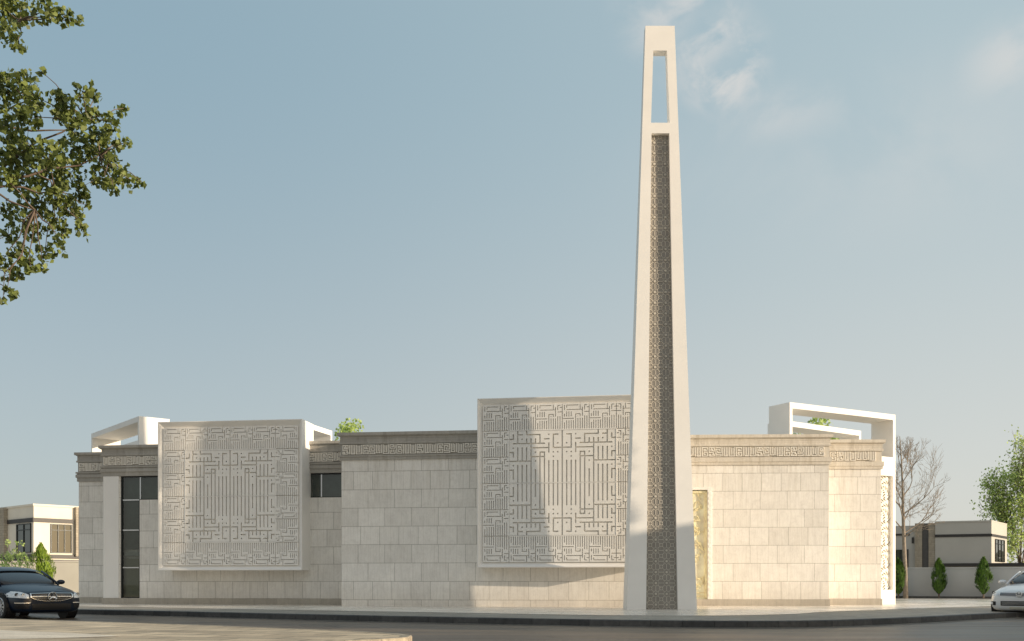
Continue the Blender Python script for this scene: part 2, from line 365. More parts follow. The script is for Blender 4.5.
# left block with the clerestory window
A, B = (-15.65, 38.1), (-5.6, 36.66)
wx0, wx1 = lx(A, B, 120.5), lx(A, B, 139.6); wxe = lx(A, B, 345)
ang, L, loc = block(A, B, 6.5, holes=[(wx0, wx1, .39, 5.039), (wx1, wxe, 4.13, 5.039)], zc=5.04, seq='fegabcfdeagbc')
mb = MB(); mb.poly([(wx0 + .02, .075, .41), (wx1, .075, .41), (wx1, .075, 5.0), (wx0 + .02, .075, 5.0)]); mb.poly([(wx1, .075, 4.15), (wxe, .075, 4.15), (wxe, .075, 5.0), (wx1, .075, 5.0)])
win = MB()
win.box(wx0, wx0 + .06, .04, .12, .385, 5.03); win.box(wx1 - .05, wx1 - .003, .04, .12, .385, 4.13)
trs = []
for z in (1.55, 2.98, 4.13): tr_ = MB(); trs.append(tr_); tr_.box(wx0 + .06, wx1 - .05, .055, .074, z - .02, z + .02)
for px in (139.6, 321): x = lx(A, B, px); tr_ = MB(); trs.append(tr_); tr_.box(x - .02, x + .02, .05, .074, 4.16, 4.99)
win.box(wx0 + .06, wxe, .04, .12, 4.99, 5.03); win.box(wx0 + .06, wx1 - .05, .04, .12, .385, .425); win.box(wx1, wxe, .04, .12, 4.13, 4.16)
for px in (176, 215, 250, 285): x = lx(A, B, px); win.box(x - .02, x + .02, .055, .11, 4.16, 4.99)
w = win.build('window', 'blackmetal', mosque, loc, ang); w['label'] = 'dark framed window strip, tall beside the pilaster and narrow under the cornice'
mb.build('pane', 'clearglass', w)
mb = MB(); mb.box(wx0, wx1, .27, .3, 2.25, 5.03); mb.box(wx1, wxe, .272, .302, 4.13, 5.03); mb.build('interior', 'dim', w)  # dark boards close behind the glass, painting the room's dimness
mb = MB(); mb.box(wx0, wx1, .25, .3, .40, 1.9); mb.build('reflection_board', 'olive', w)  # olive board painted in for the lighter reflection low in the glass
mb = MB(); mb.box(wx0, wx1, .22, .3, 2.0, 2.14); mb.build('reflection_band', 'reflband', w); [q.build('transom', 'rim', w) for q in trs]  # pale band painted in for a reflection across the glass
mb = MB(); x0, x1 = lx(A, B, 103.8), lx(A, B, 119.3); mb.box(x0, x1, -.05, .1, .39, 5.035)
mb.box(x0 + .09 , x0 + .11, -.056, .05, .41, 5.0)
p = mb.build('pilaster', 'white', mosque, loc, ang, bevel=.01); p['label'] = 'smooth white pilaster left of the tall window'
# middle block
A, B = (-5.97, 34.85), (5.2, 33.51)
block(A, B, 8, zc=5.26, seq='dafgbcfegaf', plinth=False)
# right block with the gilded screen
A, B = (5.0, 35.45), (11.2, 35.2)
gx0, gx1 = .25, lx(A, B, 707.5)
ang, L, loc = block(A, B, 7, holes=[(gx0, gx1, .39, 4.27)], zc=5.15, seq='gafdbcagdbaf', cm='cornicesunlit')
mb = MB(); mb.box(gx0, gx1, .075, .3, .39, 4.27); g = mb.build('gilded_screen', 'goldback', mosque, loc, ang)
g['label'] = 'gilded angular screen in a tall niche beside the minaret'
mb = MB(); r2 = random.Random(3)
cx, cz = (gx0 + gx1) / 2, 3.2
for k in range(130):
    xa = r2.uniform(gx0 + .04, gx1 - .08); za = r2.uniform(.7, 4.1); a = r2.choice((.35, .8, 1.2, 1.9, 2.3, 2.8)) + r2.uniform(-.1, .1); q = r2.uniform(.10, .26)
    xb = min(max(xa + q * math.cos(a), gx0 + .03), gx1 - .03)
    mb.bar((xa, za), (xb, za + q * math.sin(a)), r2.uniform(.018, .034), r2.uniform(.015, .05), .0755 + k * .00002)
for k in range(12):
    a = k * math.pi / 6; mb.bar((cx, cz), (cx + .6 * math.cos(a), cz + .85 * math.sin(a)), .04, .065, .075)
for z in (.5, .62): mb.bar((gx0 + .02, z), (gx1 - .02, z), .03, .03, .075)
mb.bar((gx1 - .05, .42), (gx1 - .05, 4.24), .07, .06, .075); mb.bar((gx0 + .02, 4.2), (gx1 - .02, 4.2), .07, .06, .075)
mb.build('tracery', 'gold', g)
mb = MB(); mb.box(gx1, gx1 + .15, -.05, .1, .39, 4.36); mb.box(gx0 - .1, gx1, -.05, .1, 4.27, 4.36)
for k in range(20): mb.box(gx1 + .03, gx1 + .12, -.062, -.03, .5 + k * .19, .6 + k * .19)
mb.build('niche_surround', 'panelwhite', mosque, loc, ang, bevel=.006)
# far right block
block((10.9, 36.6), (13.56, 36.58), 6, zc=5.15, seq='caegdafc', cm='cornicesunlit')

def panel(A, B, z0, z1, depth, label):
    ang, L = line(A, B); loc = mloc(A); fr = .17; rc = .16; lip = .022
    a0, a1, b0, b1 = fr, L - fr, z0 + fr, z1 - fr - .04
    mb = MB(); W = (a1 - a0) / 6; Hh = (b1 - b0) / 6
    for i in range(6):
        for j in range(6):
            if 1 <= i <= 4 and 1 <= j <= 4: continue
            G = grid_of(SMALL, i >= 3 and i == 5, j == 0 or (i == 5 and j < 3))
            mb.relief(axis(a0 + i * W, a0 + (i + 1) * W, .33), axis(b0 + j * Hh, b0 + (j + 1) * Hh, .33), G, rc - .09, rc)
    for i in (0, 1):
        for j in (0, 1):
            G = grid_of(BIG, i == 1, j == 0)
            mb.relief(axis(a0 + (1 + 2 * i) * W, a0 + (3 + 2 * i) * W), axis(b0 + (1 + 2 * j) * Hh, b0 + (3 + 2 * j) * Hh), G, rc - .09, rc)
    o = mb.build('calligraphy_panel', 'panelwhite', mosque, loc, ang, fix=False); o['label'] = label
    # border rules between the fields
    mb = MB()
    mb.box(a0 + W, a1 - W, rc - .098, rc - .0905, b1 - Hh - .012, b1 - Hh + .02); mb.box(a0 + W, a1 - W, rc - .098, rc - .0905, b0 + Hh - .02, b0 + Hh + .012)
    mb.box(a0 + W - .016, a0 + W + .016, rc - .098, rc - .0905, b0 + Hh - .02, b1 - Hh + .02); mb.box(a1 - W - .016, a1 - W + .016, rc - .098, rc - .0905, b0 + Hh - .02, b1 - Hh + .02)
    mb.box(a0 + W + .016, a1 - W - .016, rc - .098, rc - .0905, (b0 + b1) / 2 - .014, (b0 + b1) / 2 + .014)
    mb.build('border_rule', 'panelwhite', o)
    rect = lambda x0, x1, zz0, zz1, y: [(x0, y, zz0), (x1, y, zz0), (x1, y, zz1), (x0, y, zz1)]
    mb = MB(); mb.rings([rect(0, L, z0, z1, depth), rect(0, L, z0, z1, 0), rect(lip, L - lip, z0 + lip, z1 - lip, -.004), rect(a0, a1, b0, b1, rc)], True, False)
    mb.build('panel_frame', 'white', o)
panel((-13.06, 36.72), (-7.6, 36.02), 1.43, 6.9, 1.3, 'square calligraphy panel left of the middle block, mostly in shade')
panel((-1.17, 33.55), (4.5, 32.73), 1.49, 7.18, 1.3, 'square calligraphy panel beside the minaret, half sunlit')

def portal(A, B, zt, zb, depth, th=.21, post=.13, right_foot=False, label=None):
    ang, L = line(A, B); mb = MB(); loc = mloc(A)
    mb.box(0, L, 0, depth, zt - th, zt)
    mb.box(0, post, .0, depth, zb, zt - th)
    mb.box(L - post, L, .0, depth, Z0 - .1 if right_foot else zb, zt - th)
    if right_foot:
        xi = 4.3; xa, xb = lx(A, B, 882.2), lx(A, B, 892.3)
        mb.box(xi, L - post, 0, .35, 5.08, 5.80); mb.box(xi, L - post, 0, .35, Z0 - .1, .70); mb.box(xi, xa - .3, 0, .35, .70, 5.08)
    o = mb.build('portal_frame', 'white', mosque, loc, ang)
    if label: o['label'] = label
    if right_foot:
        nx, nz = 44, 190; x0 = xa - .3; x1 = L - post; xs = [x0 + (x1 - x0) * i / nx for i in range(nx + 1)]; zs = [.7 + 4.38 * j / nz for j in range(nz + 1)]
        def fl(x, z):
            u = (x - x0 - .38) ; v = ((z - .7) % .876) - .438
            r = math.hypot(u, v); a = math.atan2(v, u)
            f = math.sin(62 * r + 1.6 * math.cos(6 * a)) + .9 * math.cos(8 * a + 14 * r)
            return f > -.45 and not (.03 < r < .10 and math.cos(6 * a) > -.2)
        mb = MB(); mb.relief(xs, zs, [[fl(xs[i] + .01, zs[j] + .01) for j in range(nz)] for i in range(nx)], .14, .20, back=False)
        o2 = mb.build('lattice_screen', 'letter', o); o2['label'] = 'pierced floral screen in the right foot of the portal'
        mb = MB(); mb.box(x0, x1, .3, .34, .70, 5.08); mb.build('screen_backing', 'charcoal', o)  # charcoal sheet painting the shade seen through the pierced holes
    return o
portal((9.96, 35.7), (14.79, 38.4), 7.45, 6.0, 1.05, right_foot=True, label='white roof portal at the right end, its right leg reaching the ground')
portal((11.0, 39.8), (14.9, 42.5), 7.45, 5.9, 1.0, label='rear white frame behind the right roof portal')
portal((-18.3, 43.3), (-14.5, 38.7), 7.45, 5.9, 1.2, label='white roof portal at the left end')
portal((-20.5, 49.5), (-16.2, 44.3), 7.45, 0, 1.0, label='rear white frame behind the left roof portal')
portal((-8.55, 39.4), (-7.68, 42.5), 7.45, 5.9, .8, label='white roof portal just right of the left panel')

# ------------------------------------------------------------------ minaret
mi = empty('minaret', (4.61, 31.15, Z0), 0, 'tall tapering white minaret with patterned bronze strip and open top', 'minaret')
HT = 18.2
def mw(z): return 1.075 + (.455 - 1.075) * z / HT
def md(z): return .56 + (.15 - .56) * z / HT
def mi_in(z):
    return .49 + (.275 - .49) * z / 14.85 if z < 14.85 else .30 + (.215 - .30) * (z - 14.85) / 2.45
mb = MB(); zl = [-.05, 14.82, 15.15, 17.42, HT]
for s in (-1, 1):
    mb.rings([[(s * mw(z), -md(z), z), (s * mi_in(z), -md(z), z), (s * mi_in(z), md(z), z), (s * mw(z), md(z), z)] for z in zl])
for a, b in ((14.82, 15.15), (17.42, HT)):
    mb.rings([[(-mi_in(z), -md(z), z), (mi_in(z), -md(z), z), (mi_in(z), md(z), z), (-mi_in(z), md(z), z)] for z in (a, b)])
mb.build('shaft', 'white', mi, bevel=.0)
rec = .16
mb = MB(); mb.rings([[(-mi_in(z), -md(z) + rec, z), (mi_in(z), -md(z) + rec, z), (mi_in(z), md(z) - .01, z), (-mi_in(z), md(z) - .01, z)] for z in (-.05, 14.82)])
strip = mb.build('patterned_strip', 'strip', mi)
mb = MB(); P = .335
def seg(p, q, w, t):
    def inside(a): return abs(a[0]) < mi_in(a[1]) - .012 and 0.02 < a[1] < 14.8
    N = 6; pts = [(p[0] + (q[0] - p[0]) * k / N, p[1] + (q[1] - p[1]) * k / N) for k in range(N + 1)]
    ins = [a for a in pts if inside(a)]
    if len(ins) >= 2:
        a, b = ins[0], ins[-1]; zm = (a[1] + b[1]) / 2
        mb.bar(a, b, w, t, -md(zm) + rec + .002)
for j in range(46):
    for i in range(-2, 3):
        cx = (i + .5) * P; cz = .18 + j * P
        star = []
        for k in range(16):
            r = .115 if k % 2 == 0 else .075
            a = math.pi * k / 8; star.append((cx + r * math.cos(a), cz + r * math.sin(a)))
        for k in range(16): seg(star[k], star[(k + 1) % 16], .012, .012)
        for k in range(0, 16, 4):
            a = math.pi * k / 8; seg(star[k], (cx + P / 2 * math.cos(a), cz + P / 2 * math.sin(a)), .018, .016)
        for k in range(2, 16, 4):
            a = math.pi * k / 8; seg(star[k], (cx + P * .62 * math.cos(a), cz + P * .62 * math.sin(a)), .014, .014)
        seg((cx - .032, cz), (cx + .032, cz), .064, .03)
        ox, oz = cx + P / 2, cz + P / 2; oc = [(ox + .055 * math.cos(math.pi * (k + .5) / 4), oz + .055 * math.sin(math.pi * (k + .5) / 4)) for k in range(8)]
        for k in range(8): seg(oc[k], oc[(k + 1) % 8], .014, .014)
mb.build('tracery', 'tracery', strip)

# ------------------------------------------------------------------ ground, roads, pavements
def catmull(P, step=.5):
    out = []
    Q = [P[0]] + P + [P[-1]]
    for i in range(1, len(Q) - 2):
        a, b, c, d = [Vector((*q, 0)) for q in Q[i - 1:i + 3]]
        n = max(2, int((c - b).length / step))
        for k in range(n):
            t = k / n
            v = .5 * ((2 * b) + (c - a) * t + (2 * a - 5 * b + 4 * c - d) * t * t + (3 * b - a - 3 * c + d) * t ** 3)
            out.append((v.x, v.y))
    out.append(P[-1]); return out
def offset(pts, d):
    o = []
    for k, p in enumerate(pts):
        a = pts[max(k - 1, 0)]; b = pts[min(k + 1, len(pts) - 1)]
        dx, dy = b[0] - a[0], b[1] - a[1]; l = math.hypot(dx, dy) or 1
        o.append((p[0] - dy / l * d, p[1] + dx / l * d))
    return o
def sheet(name, pts, z, mat, kind='structure', thick=None):
    mb = MB(); mb.poly([(x, y, z) for x, y in pts])
    if thick:
        n = len(pts)
        for k in range(n):
            a, b = pts[k], pts[(k + 1) % n]; mb.quad((a[0], a[1], z), (b[0], b[1], z), (b[0], b[1], z - thick), (a[0], a[1], z - thick))
    o = mb.build(name, mat, fix=False)
    o.data.update(); tag(o, kind=kind)
    bm = bmesh.new(); bm.from_mesh(o.data); bmesh.ops.remove_doubles(bm, verts=bm.verts, dist=1e-4); bmesh.ops.triangulate(bm, faces=[f for f in bm.faces if len(f.verts) > 4]); bmesh.ops.recalc_face_normals(bm, faces=bm.faces)
    bm.to_mesh(o.data); bm.free(); return o
S = 2500
sheet('ground', [(-S, -200), (S, -200), (S, S), (-S, S)], -.012, 'ground')
sheet('road', [(-70, -40), (90, -40), (90, 60), (-70, 60)], -.004 + .004, 'asphalt')
KP = [(-70, 60.5), (-40, 45), (-24, 36.6), (-13.3, 30.7), (-9.6, 28.7), (-5.84, 26.4), (-2.56, 24.6), (1.53, 22.6), (4.5, 21.7), (6.84, 22.0), (9.95, 24.2), (13.1, 27.0), (17.5, 30.4), (26, 34), (45, 38.5), (90, 44)]
kp = catmull(KP)
def kerbstones(pts, w, z0, z1, mat, name, seglen=.7, side=1, closed=False):
    mb = MB(); acc = [0]
    for a, b in zip(pts, pts[1:]): acc.append(acc[-1] + math.hypot(b[0] - a[0], b[1] - a[1]))
    def at(s):
        for i in range(len(acc) - 1):
            if acc[i + 1] >= s:
                t = (s - acc[i]) / max(1e-6, acc[i + 1] - acc[i]); return (pts[i][0] + (pts[i + 1][0] - pts[i][0]) * t, pts[i][1] + (pts[i + 1][1] - pts[i][1]) * t)
        return pts[-1]
    s = 0
    while s < acc[-1] - .05:
        a = at(s + .004); b = at(min(s + seglen - .004, acc[-1])); dx, dy = b[0] - a[0], b[1] - a[1]; l = math.hypot(dx, dy) or 1
        nx, ny = -dy / l * w * side, dx / l * w * side; e = .018
        base = [a, b, (b[0] + nx, b[1] + ny), (a[0] + nx, a[1] + ny)]
        ins = [(a[0] + nx * e / w, a[1] + ny * e / w), (b[0] + nx * e / w, b[1] + ny * e / w), base[2], base[3]]
        mb.rings([[(x, y, z0) for x, y in base], [(x, y, z1 - e) for x, y in base], [(x, y, z1) for x, y in ins]], False, True)
        s += seglen
    o = mb.build(name, mat, fix=False)
    bm = bmesh.new(); bm.from_mesh(o.data); bmesh.ops.recalc_face_normals(bm, faces=bm.faces); bm.to_mesh(o.data); bm.free()
    return tag(o, kind='structure')
kerbstones(kp, .16, -.01, .155, 'kerb', 'kerb')
back = [(90, 85), (-70, 85)]
sheet('pavement', offset(kp, .16) + back, .15, 'footway')
g1 = offset(kp, -.02); g0 = offset(kp, -.17)
sheet('gutter', g0 + g1[::-1], .006, 'footway')
PP = [(-70, 66), (-40, 50), (-24, 41.5), (-14.9, 34.6), (-11, 32.6), (-6.7, 30.0), (-3, 28.2), (1.7, 25.6), (4.8, 25.0), (7.36, 26.3), (9.05, 28.4), (13.3, 32.0), (20, 37), (30, 41), (45, 43), (90, 47)]
sheet('plaza', catmull(PP) + [(90, 84.9), (-70, 84.9)], .156, 'plaza')
# traffic island in the foreground, left
IP = [(-30, 33.5), (-18, 26.6), (-9.85, 21.9), (-6.7, 20.0), (-4.1, 18.2), (-2.6, 17.1), (-1.75, 16.2), (-1.55, 15.4), (-2.0, 14.7), (-3.6, 14.0), (-8, 13.4), (-20, 13.0), (-40, 13)]
ip = catmull(IP, .25)
kerbstones(ip, .15, -.01, .155, 'kerbtan', 'kerb', seglen=.6, side=-1)
sheet('traffic_island', offset(ip, -.15) + [(-40, 25)], .15, 'island')
def gp(px, py, z): s = (py - 582) / (1 - z); return ((px - 512) / s, F / s)
sheet('pale_strip', [(-16, 17.6), gp(0, 630.5, .15), gp(65, 633, .15), gp(122, 636.3, .15), gp(60, 638.5, .15), gp(0, 639.5, .15), (-14, 14.8)], .156, 'palestrip')  # pale jointed strip laid over the island surface

# ------------------------------------------------------------------ walls and villas behind
def bwall(name, A, B, h, mat, label, group=None, t=.25, cop=True):
    ang, L = line(A, B); o = empty(name, (A[0], A[1], .14), ang, label, 'wall', group)
    mb = MB(); mb.box(0, L, 0, t, 0, h - .08); mb.build('wall_face', mat, o)
    mb = MB(); mb.box(-.03, L + .03, -.03, t + .03, h - .08, h); mb.build('coping', mat, o, bevel=.01)
    return o
bwall('boundary_wall', (8, 57.6), (46, 42.0), 1.62, 'greywall', 'long plain grey boundary wall behind the row of cypresses at right')
bwall('boundary_wall', (-75, 56.0), (-16, 54.9), 2.03, 'cream', 'cream garden wall behind the dark car at far left')
# planting bed in front of the right wall
A, B = (8.2, 56.7), (45.5, 41.4); ang, L = line(A, B)
mb = MB(); mb.box(0, L, 0, .8, 0, .10); bed = mb.build('planting_bed', 'soil', None, (A[0], A[1], .15), ang); tag(bed, 'narrow soil bed edged in dark stone along the grey wall', 'planting bed')
mb = MB(); mb.box(-.05, L + .05, -.1, 0, 0, .12); mb.build('edging', 'kerb', bed)

def villa_window(mb_f, mb_g, x0, x1, y, z0, z1, n=3, tr=True):
    t = .06
    mb_g.quad((x0, y - .02, z0), (x1, y - .02, z0), (x1, y - .02, z1), (x0, y - .02, z1))
    for a, b, c, d in ((x0 - t, x1 + t, z0 - t, z0), (x0 - t, x1 + t, z1, z1 + t), (x0 - t, x0, z0, z1), (x1, x1 + t, z0, z1)): mb_f.box(a, b, y - .09, y, c, d)
    for k in range(1, n):
        x = x0 + (x1 - x0) * k / n; mb_f.box(x - .03, x + .03, y - .08, y - .025, z0, z1)
    if tr: mb_f.box(x0, x1, y - .08, y - .026, z1 - .45, z1 - .39)
def side(parent, loc, rz):
    return lambda mb, name, mat: mb.build(name, mat, parent, loc, rz)
# left villa: corner towards the viewer at (-36.9, 76.8)
vl = empty('villa', (-36.9, 76.8, .14), 0, 'cream two storey villa with dark bands and tall windows behind the dark car', 'house')
aR = math.atan2(2.7, 2.35)                      # right face runs away to the right
mb = MB(); mb.box(0, 7.2, 0, 9.5, 0, 6.75); mb.build('wall', 'cream', vl, (0, 0, 0), aR)
cr, sr = math.cos(aR), math.sin(aR)
# right face parts (local x along the face)
mb = MB(); mb.box(-.06, 3.05, -.08, .0, 5.5, 5.82); mb.box(-.06, 7.2, -.14, .0, 2.72, 3.0); mb.box(-.06, 7.2, -.3, .0, 2.3, 2.6); mb.build('dark_band', 'darkband', vl, (0, 0, 0), aR)
f, g = MB(), MB(); villa_window(f, g, 1.35, 2.9, 0, 3.2, 5.35, 3); w = f.build('window', 'blackmetal', vl, (0, 0, 0), aR); g.build('pane', 'villaglass', w)
for a in (3.15, 3.5):
    mb = MB(); mb.box(a, a + .2, -.35, 0, 2.9, 6.8); mb.build('fin', 'tanstone', vl, (0, 0, 0), aR)
mb = MB(); mb.box(-.08, 7.28, -.08, 9.58, 6.75, 6.9); mb.build('parapet', 'cream', vl, (0, 0, 0), aR)
# left face: runs back to the left; build in its own frame
aL = aR + math.pi / 2
def on_left(mb, name, mat, par=vl): return mb.build(name, mat, par, (0, 0, 0), aR - math.pi / 2)
# in this frame local x points towards the viewer's right along the left face and ends at the corner
mb = MB(); mb.box(-4.7, .06, -.08, 0, 5.5, 5.82); mb.box(-9.5, .1, -.14, 0, 2.5, 3.0); on_left(mb, 'dark_band', 'darkband')
f, g = MB(), MB(); villa_window(f, g, -2.9, -.45, 0, 3.2, 5.35, 2); w = on_left(f, 'window', 'blackmetal'); g.build('pane', 'villaglass', w)
mb = MB(); mb.box(-6.2, -4.75, -.3, 0, 2.9, 6.8); on_left(mb, 'fin', 'tanstone')
mb = MB(); mb.box(-9, -6.2, -.04, 0, 2.9, 6.75); on_left(mb, 'cladding', 'charcoal')

# right villa, front turned away from the sun
vr = empty('villa', (47.2, 98.0, .14), 0, 'low white and tan villa with black bands behind the grey wall at right', 'house')
aF = -R(23.5)
cF, sF = math.cos(-aF), math.sin(-aF); ex, ey = 4.45 * cF - 5.9 * sF, 4.45 * sF + 5.9 * cF
PL = [(-5.1, 0), (0, 0), (ex, ey), (ex - 2, ey + 4), (-5.1, ey + 4)]
mb = MB(); mb.rings([[(x, y, z) for x, y in PL] for z in (2.45, 6.8)]); mb.box(-5.05, 12, .3, 9, 0, 2.45); mb.build('wall', 'offwhite', vr, (0, 0, 0), aF)
mb = MB(); mb.box(-20, -5.1, .5, 9, 0, 6.6); mb.build('wing', 'offwhite', vr, (0, 0, 0), aF)
mb = MB(); mb.box(-5.15, .05, -.07, 0, 5.35, 5.62); mb.box(-5.15, 16, -.5, .25, 2.42, 2.72)
mb.box(-20, -7.5, .42, .5, 5.6, 5.8); mb.box(-7.3, -7.1, .4, .5, 4.8, 5.4); mb.build('dark_band', 'darkband', vr, (0, 0, 0), aF)
for a, b in ((-5.72, -5.1), (-7.0, -6.32)):
    mb = MB(); mb.box(a, b, .1, .5, 0, 6.8); mb.build('fin', 'tanstone', vr, (0, 0, 0), aF)
mb = MB(); mb.box(-6.32, -5.72, .3, .5, 0, 6.8); mb.build('cladding', 'charcoal', vr, (0, 0, 0), aF)
f, g = MB(), MB(); villa_window(f, g, -8.75, -8.0, .5, 2.6, 4.1, 2, False); w = f.build('window', 'blackmetal', vr, (0, 0, 0), aF); g.build('pane', 'villaglass', w)
for bb in ((-7.75, -7.62, .4, .5, 0, 4.2), (4.0, 4.4, 0, .25, 1.4, 2.42)):
    mb = MB(); mb.box(*bb); mb.build('post', 'darkband', vr, (0, 0, 0), aF)
# right end face
aE = math.atan2(5.9, 4.45)
mb = MB(); mb.box(-.02, 7.4, -.05, 0, 5.35, 5.6); mb.build('dark_band', 'darkband', vr, (0, 0, 0), aE)
f, g = MB(), MB(); villa_window(f, g, 1.6, 5.9, 0, 2.95, 5.1, 3); w = f.build('window', 'blackmetal', vr, (0, 0, 0), aE); g.build('pane', 'villaglass', w)
mb = MB(); mb.rings([[(x * 1.01, y - .06 if y == 0 else y, z) for x, y in PL] for z in (6.8, 6.95)]); mb.build('parapet', 'offwhite', vr, (0, 0, 0), aF)

# villa across the street, to the right of the camera: it throws the shadow over the road
dirS = Vector((.9356, -.3531, 0)); perp = Vector((.3531, .9356, 0))     # towards the sun; across it
base = perp * 19.3 + dirS * 20.0 ; vs_ang = math.atan2(dirS.y, dirS.x)
vs = empty('villa', (base.x, base.y, 0), vs_ang, 'cream two storey villa across the street, beyond the right edge of the view', 'house')
mb = MB(); mb.box(0, 13, 5.6, 11.9, 0, 7.35); mb.box(.003, 12.99, 0, 5.6, 0, 9.3); mb.build('wall', 'cream', vs)  # taller half added so that its shadow reaches the dark car
mb = MB(); mb.box(-.08, 13.08, 5.6, 11.98, 7.35, 7.55); mb.box(-.08, 13.08, -.08, 5.68, 9.3, 9.5); mb.build('parapet', 'cream', vs)
for a in (1.2, 5.2, 9.2):
    for z in (.9, 4.2):
        f, g = MB(), MB(); villa_window(f, g, a, a + 2, 0, z, z + 1.8, 2); w = f.build('window', 'blackmetal', vs); g.build('pane', 'villaglass', w)
for z in (.9, 4.2):
    f, g = MB(), MB(); villa_window(f, g, -6.5, -3.5, 0, z, z + 1.8, 3); w = f.build('window', 'blackmetal', vs, (0, 0, 0), -math.pi / 2); g.build('pane', 'villaglass', w)

# ------------------------------------------------------------------ vegetation
def leaves(mb, c, r, n, size, rg, flat=1.0):
    for _ in range(n):
        while True:
            p = Vector((rg.uniform(-1, 1), rg.uniform(-1, 1), rg.uniform(-1, 1)))
            if p.length < 1: break
        p = Vector(c) + Vector((p.x * r, p.y * r, p.z * r * flat))
        s = size * rg.uniform(.6, 1.25)
        u = Vector((rg.gauss(0, 1), rg.gauss(0, 1), rg.gauss(0, .7))).normalized(); v = u.orthogonal()
        v = (Matrix.Rotation(rg.uniform(0, 6.28), 3, u) @ v).normalized(); w = u.cross(v)
        i = len(mb.v)
        mb.v += [tuple(p - v * s * .5), tuple(p - v * s * .12 + w * s * .42), tuple(p + v * s * .5 + u * s * .1), tuple(p - v * s * .12 - w * s * .42)]
        mb.f.append((i, i + 1, i + 2, i + 3))
def wiggle(a, b, rg, n=4, amt=.06):
    a, b = Vector(a), Vector(b); L = (b - a).length; pts = [a]
    for k in range(1, n): pts.append(a.lerp(b, k / n) + Vector((rg.gauss(0, amt), rg.gauss(0, amt), rg.gauss(0, amt))) * L * .5)
    return pts + [b]
# near tree at upper left: clumps where the boughs reach into the view
nt_root = empty('broadleaf_tree', (-9.0, 12.0, 0), 0, 'leafy street tree whose boughs reach in at the upper left', 'tree')
ct = [(20,10,15),(45,12,12),(66,18,9),(8,34,12),(20,47,6),(79,21,4),(3,8,14),
(10,85,13),(28,80,9),(42,72,4),(14,100,17),(34,96,9),(30,118,11),(10,128,12),(36,106,7),(20,140,8),
(58,94,5),(66,104,10),(84,92,8),(95,96,6),(60,116,8),(75,124,11),(90,112,9),(121,111,6),(110,121,8),(126,108,3),(99,134,11),(119,143,7),(127,142,4),(74,148,13),(90,150,12),(50,153,15),(25,155,15),(8,160,12),(106,150,9),(111,163,9),(100,177,10),(120,176,8),(134,181,6),(143,183,3.5),(114,190,5),(108,186,6),
(70,174,14),(45,178,15),(20,182,13),(5,178,9),(60,198,13),(35,203,14),(80,193,8),(74,212,9),(80,228,7),(54,222,11),(30,230,11),(10,212,11),(8,235,8),(60,240,6),(45,252,9),(62,252,4),(20,254,11),(30,267,7),(14,274,8),(42,266,6),(2,262,8),(7,290,5),(14,296,4),(3,301,3.5),(88,205,5),(66,233,5)]
rg = random.Random(11); lf = MB(); br = MB()
def n3(px, py, D): s = F / D; return Vector(((px - 512) / s, D, 1 + (582 - py) / s))
limbs = [n3(-40, 40, 11.6), n3(-35, 125, 11.9), n3(-30, 185, 11.5), n3(-40, 260, 12.1)]
trunk = [Vector((-9, 12, 0)), Vector((-8.95, 12, 1.5)), Vector((-8.85, 11.95, 3.2)), Vector((-8.8, 12, 5)), Vector((-8.9, 12, 7.2)), Vector((-8.8, 12.1, 9.0))]
for k, l in enumerate(limbs):
    t0 = Vector((-8.83, 12, l.z - .9)); br.tube(wiggle(t0, l, rg, 4, .05), [.07, .05, .035, .028, .02], 7)
inner = [(55, 165), (30, 100), (70, 130), (100, 155), (35, 210), (55, 190), (20, 20), (85, 118)]
nodes = []
for px, py in inner:
    p = n3(px, py, rg.uniform(11.4, 12.2)); l = min(limbs, key=lambda q: (q - p).length); nodes.append(p)
    br.tube(wiggle(l, p, rg, 5, .05), [.018, .016, .014, .012, .009, .006], 6)
for px, py, r in ct:
    D = rg.uniform(11.2, 12.4); c = n3(px, py, D); s = F / D
    l = min(nodes + limbs, key=lambda q: (q - c).length)
    br.tube(wiggle(l, c, rg, 4, .06), [.010, .008, .006, .005, .003], 5)
    n = int(max(5, (r * 1.05) ** 2 * .62)); leaves(lf, c, r / s * 1.12, n, .074, rg)
    if r > 6:
        for _ in range(3):
            d = c + Vector((rg.uniform(-1, 1), rg.uniform(-1, 1), rg.uniform(-1, 1))) * r / s * 1.3
            br.tube([c, d], [.004, .002], 4); leaves(lf, d, .05, 4, .075, rg)
for _ in range(90):     # rest of the crown, beyond the left edge
    a = rg.uniform(0, 6.28); q = math.sqrt(rg.random()); c = Vector((-10.4 + 3.2 * q * math.cos(a), 12.2 + 3.0 * q * math.sin(a), rg.uniform(3.9, 9.5)))
    if (c.x / c.y) * F + 512 > -15: continue
    leaves(lf, c, .45, 32, .085, rg); br.tube(wiggle((-8.9, 12, min(8.8, c.z - .6)), c, rg, 3, .05), [.03, .02, .012, .006], 5)
br.tube(trunk, [.22, .18, .16, .14, .10, .05], 12)
br.build('trunk', 'bark', nt_root, (9.0, -12.0, 0), smooth=True, fix=False)
lf.build('crown', 'leaf_near', nt_root, (9.0, -12.0, 0), fix=False)

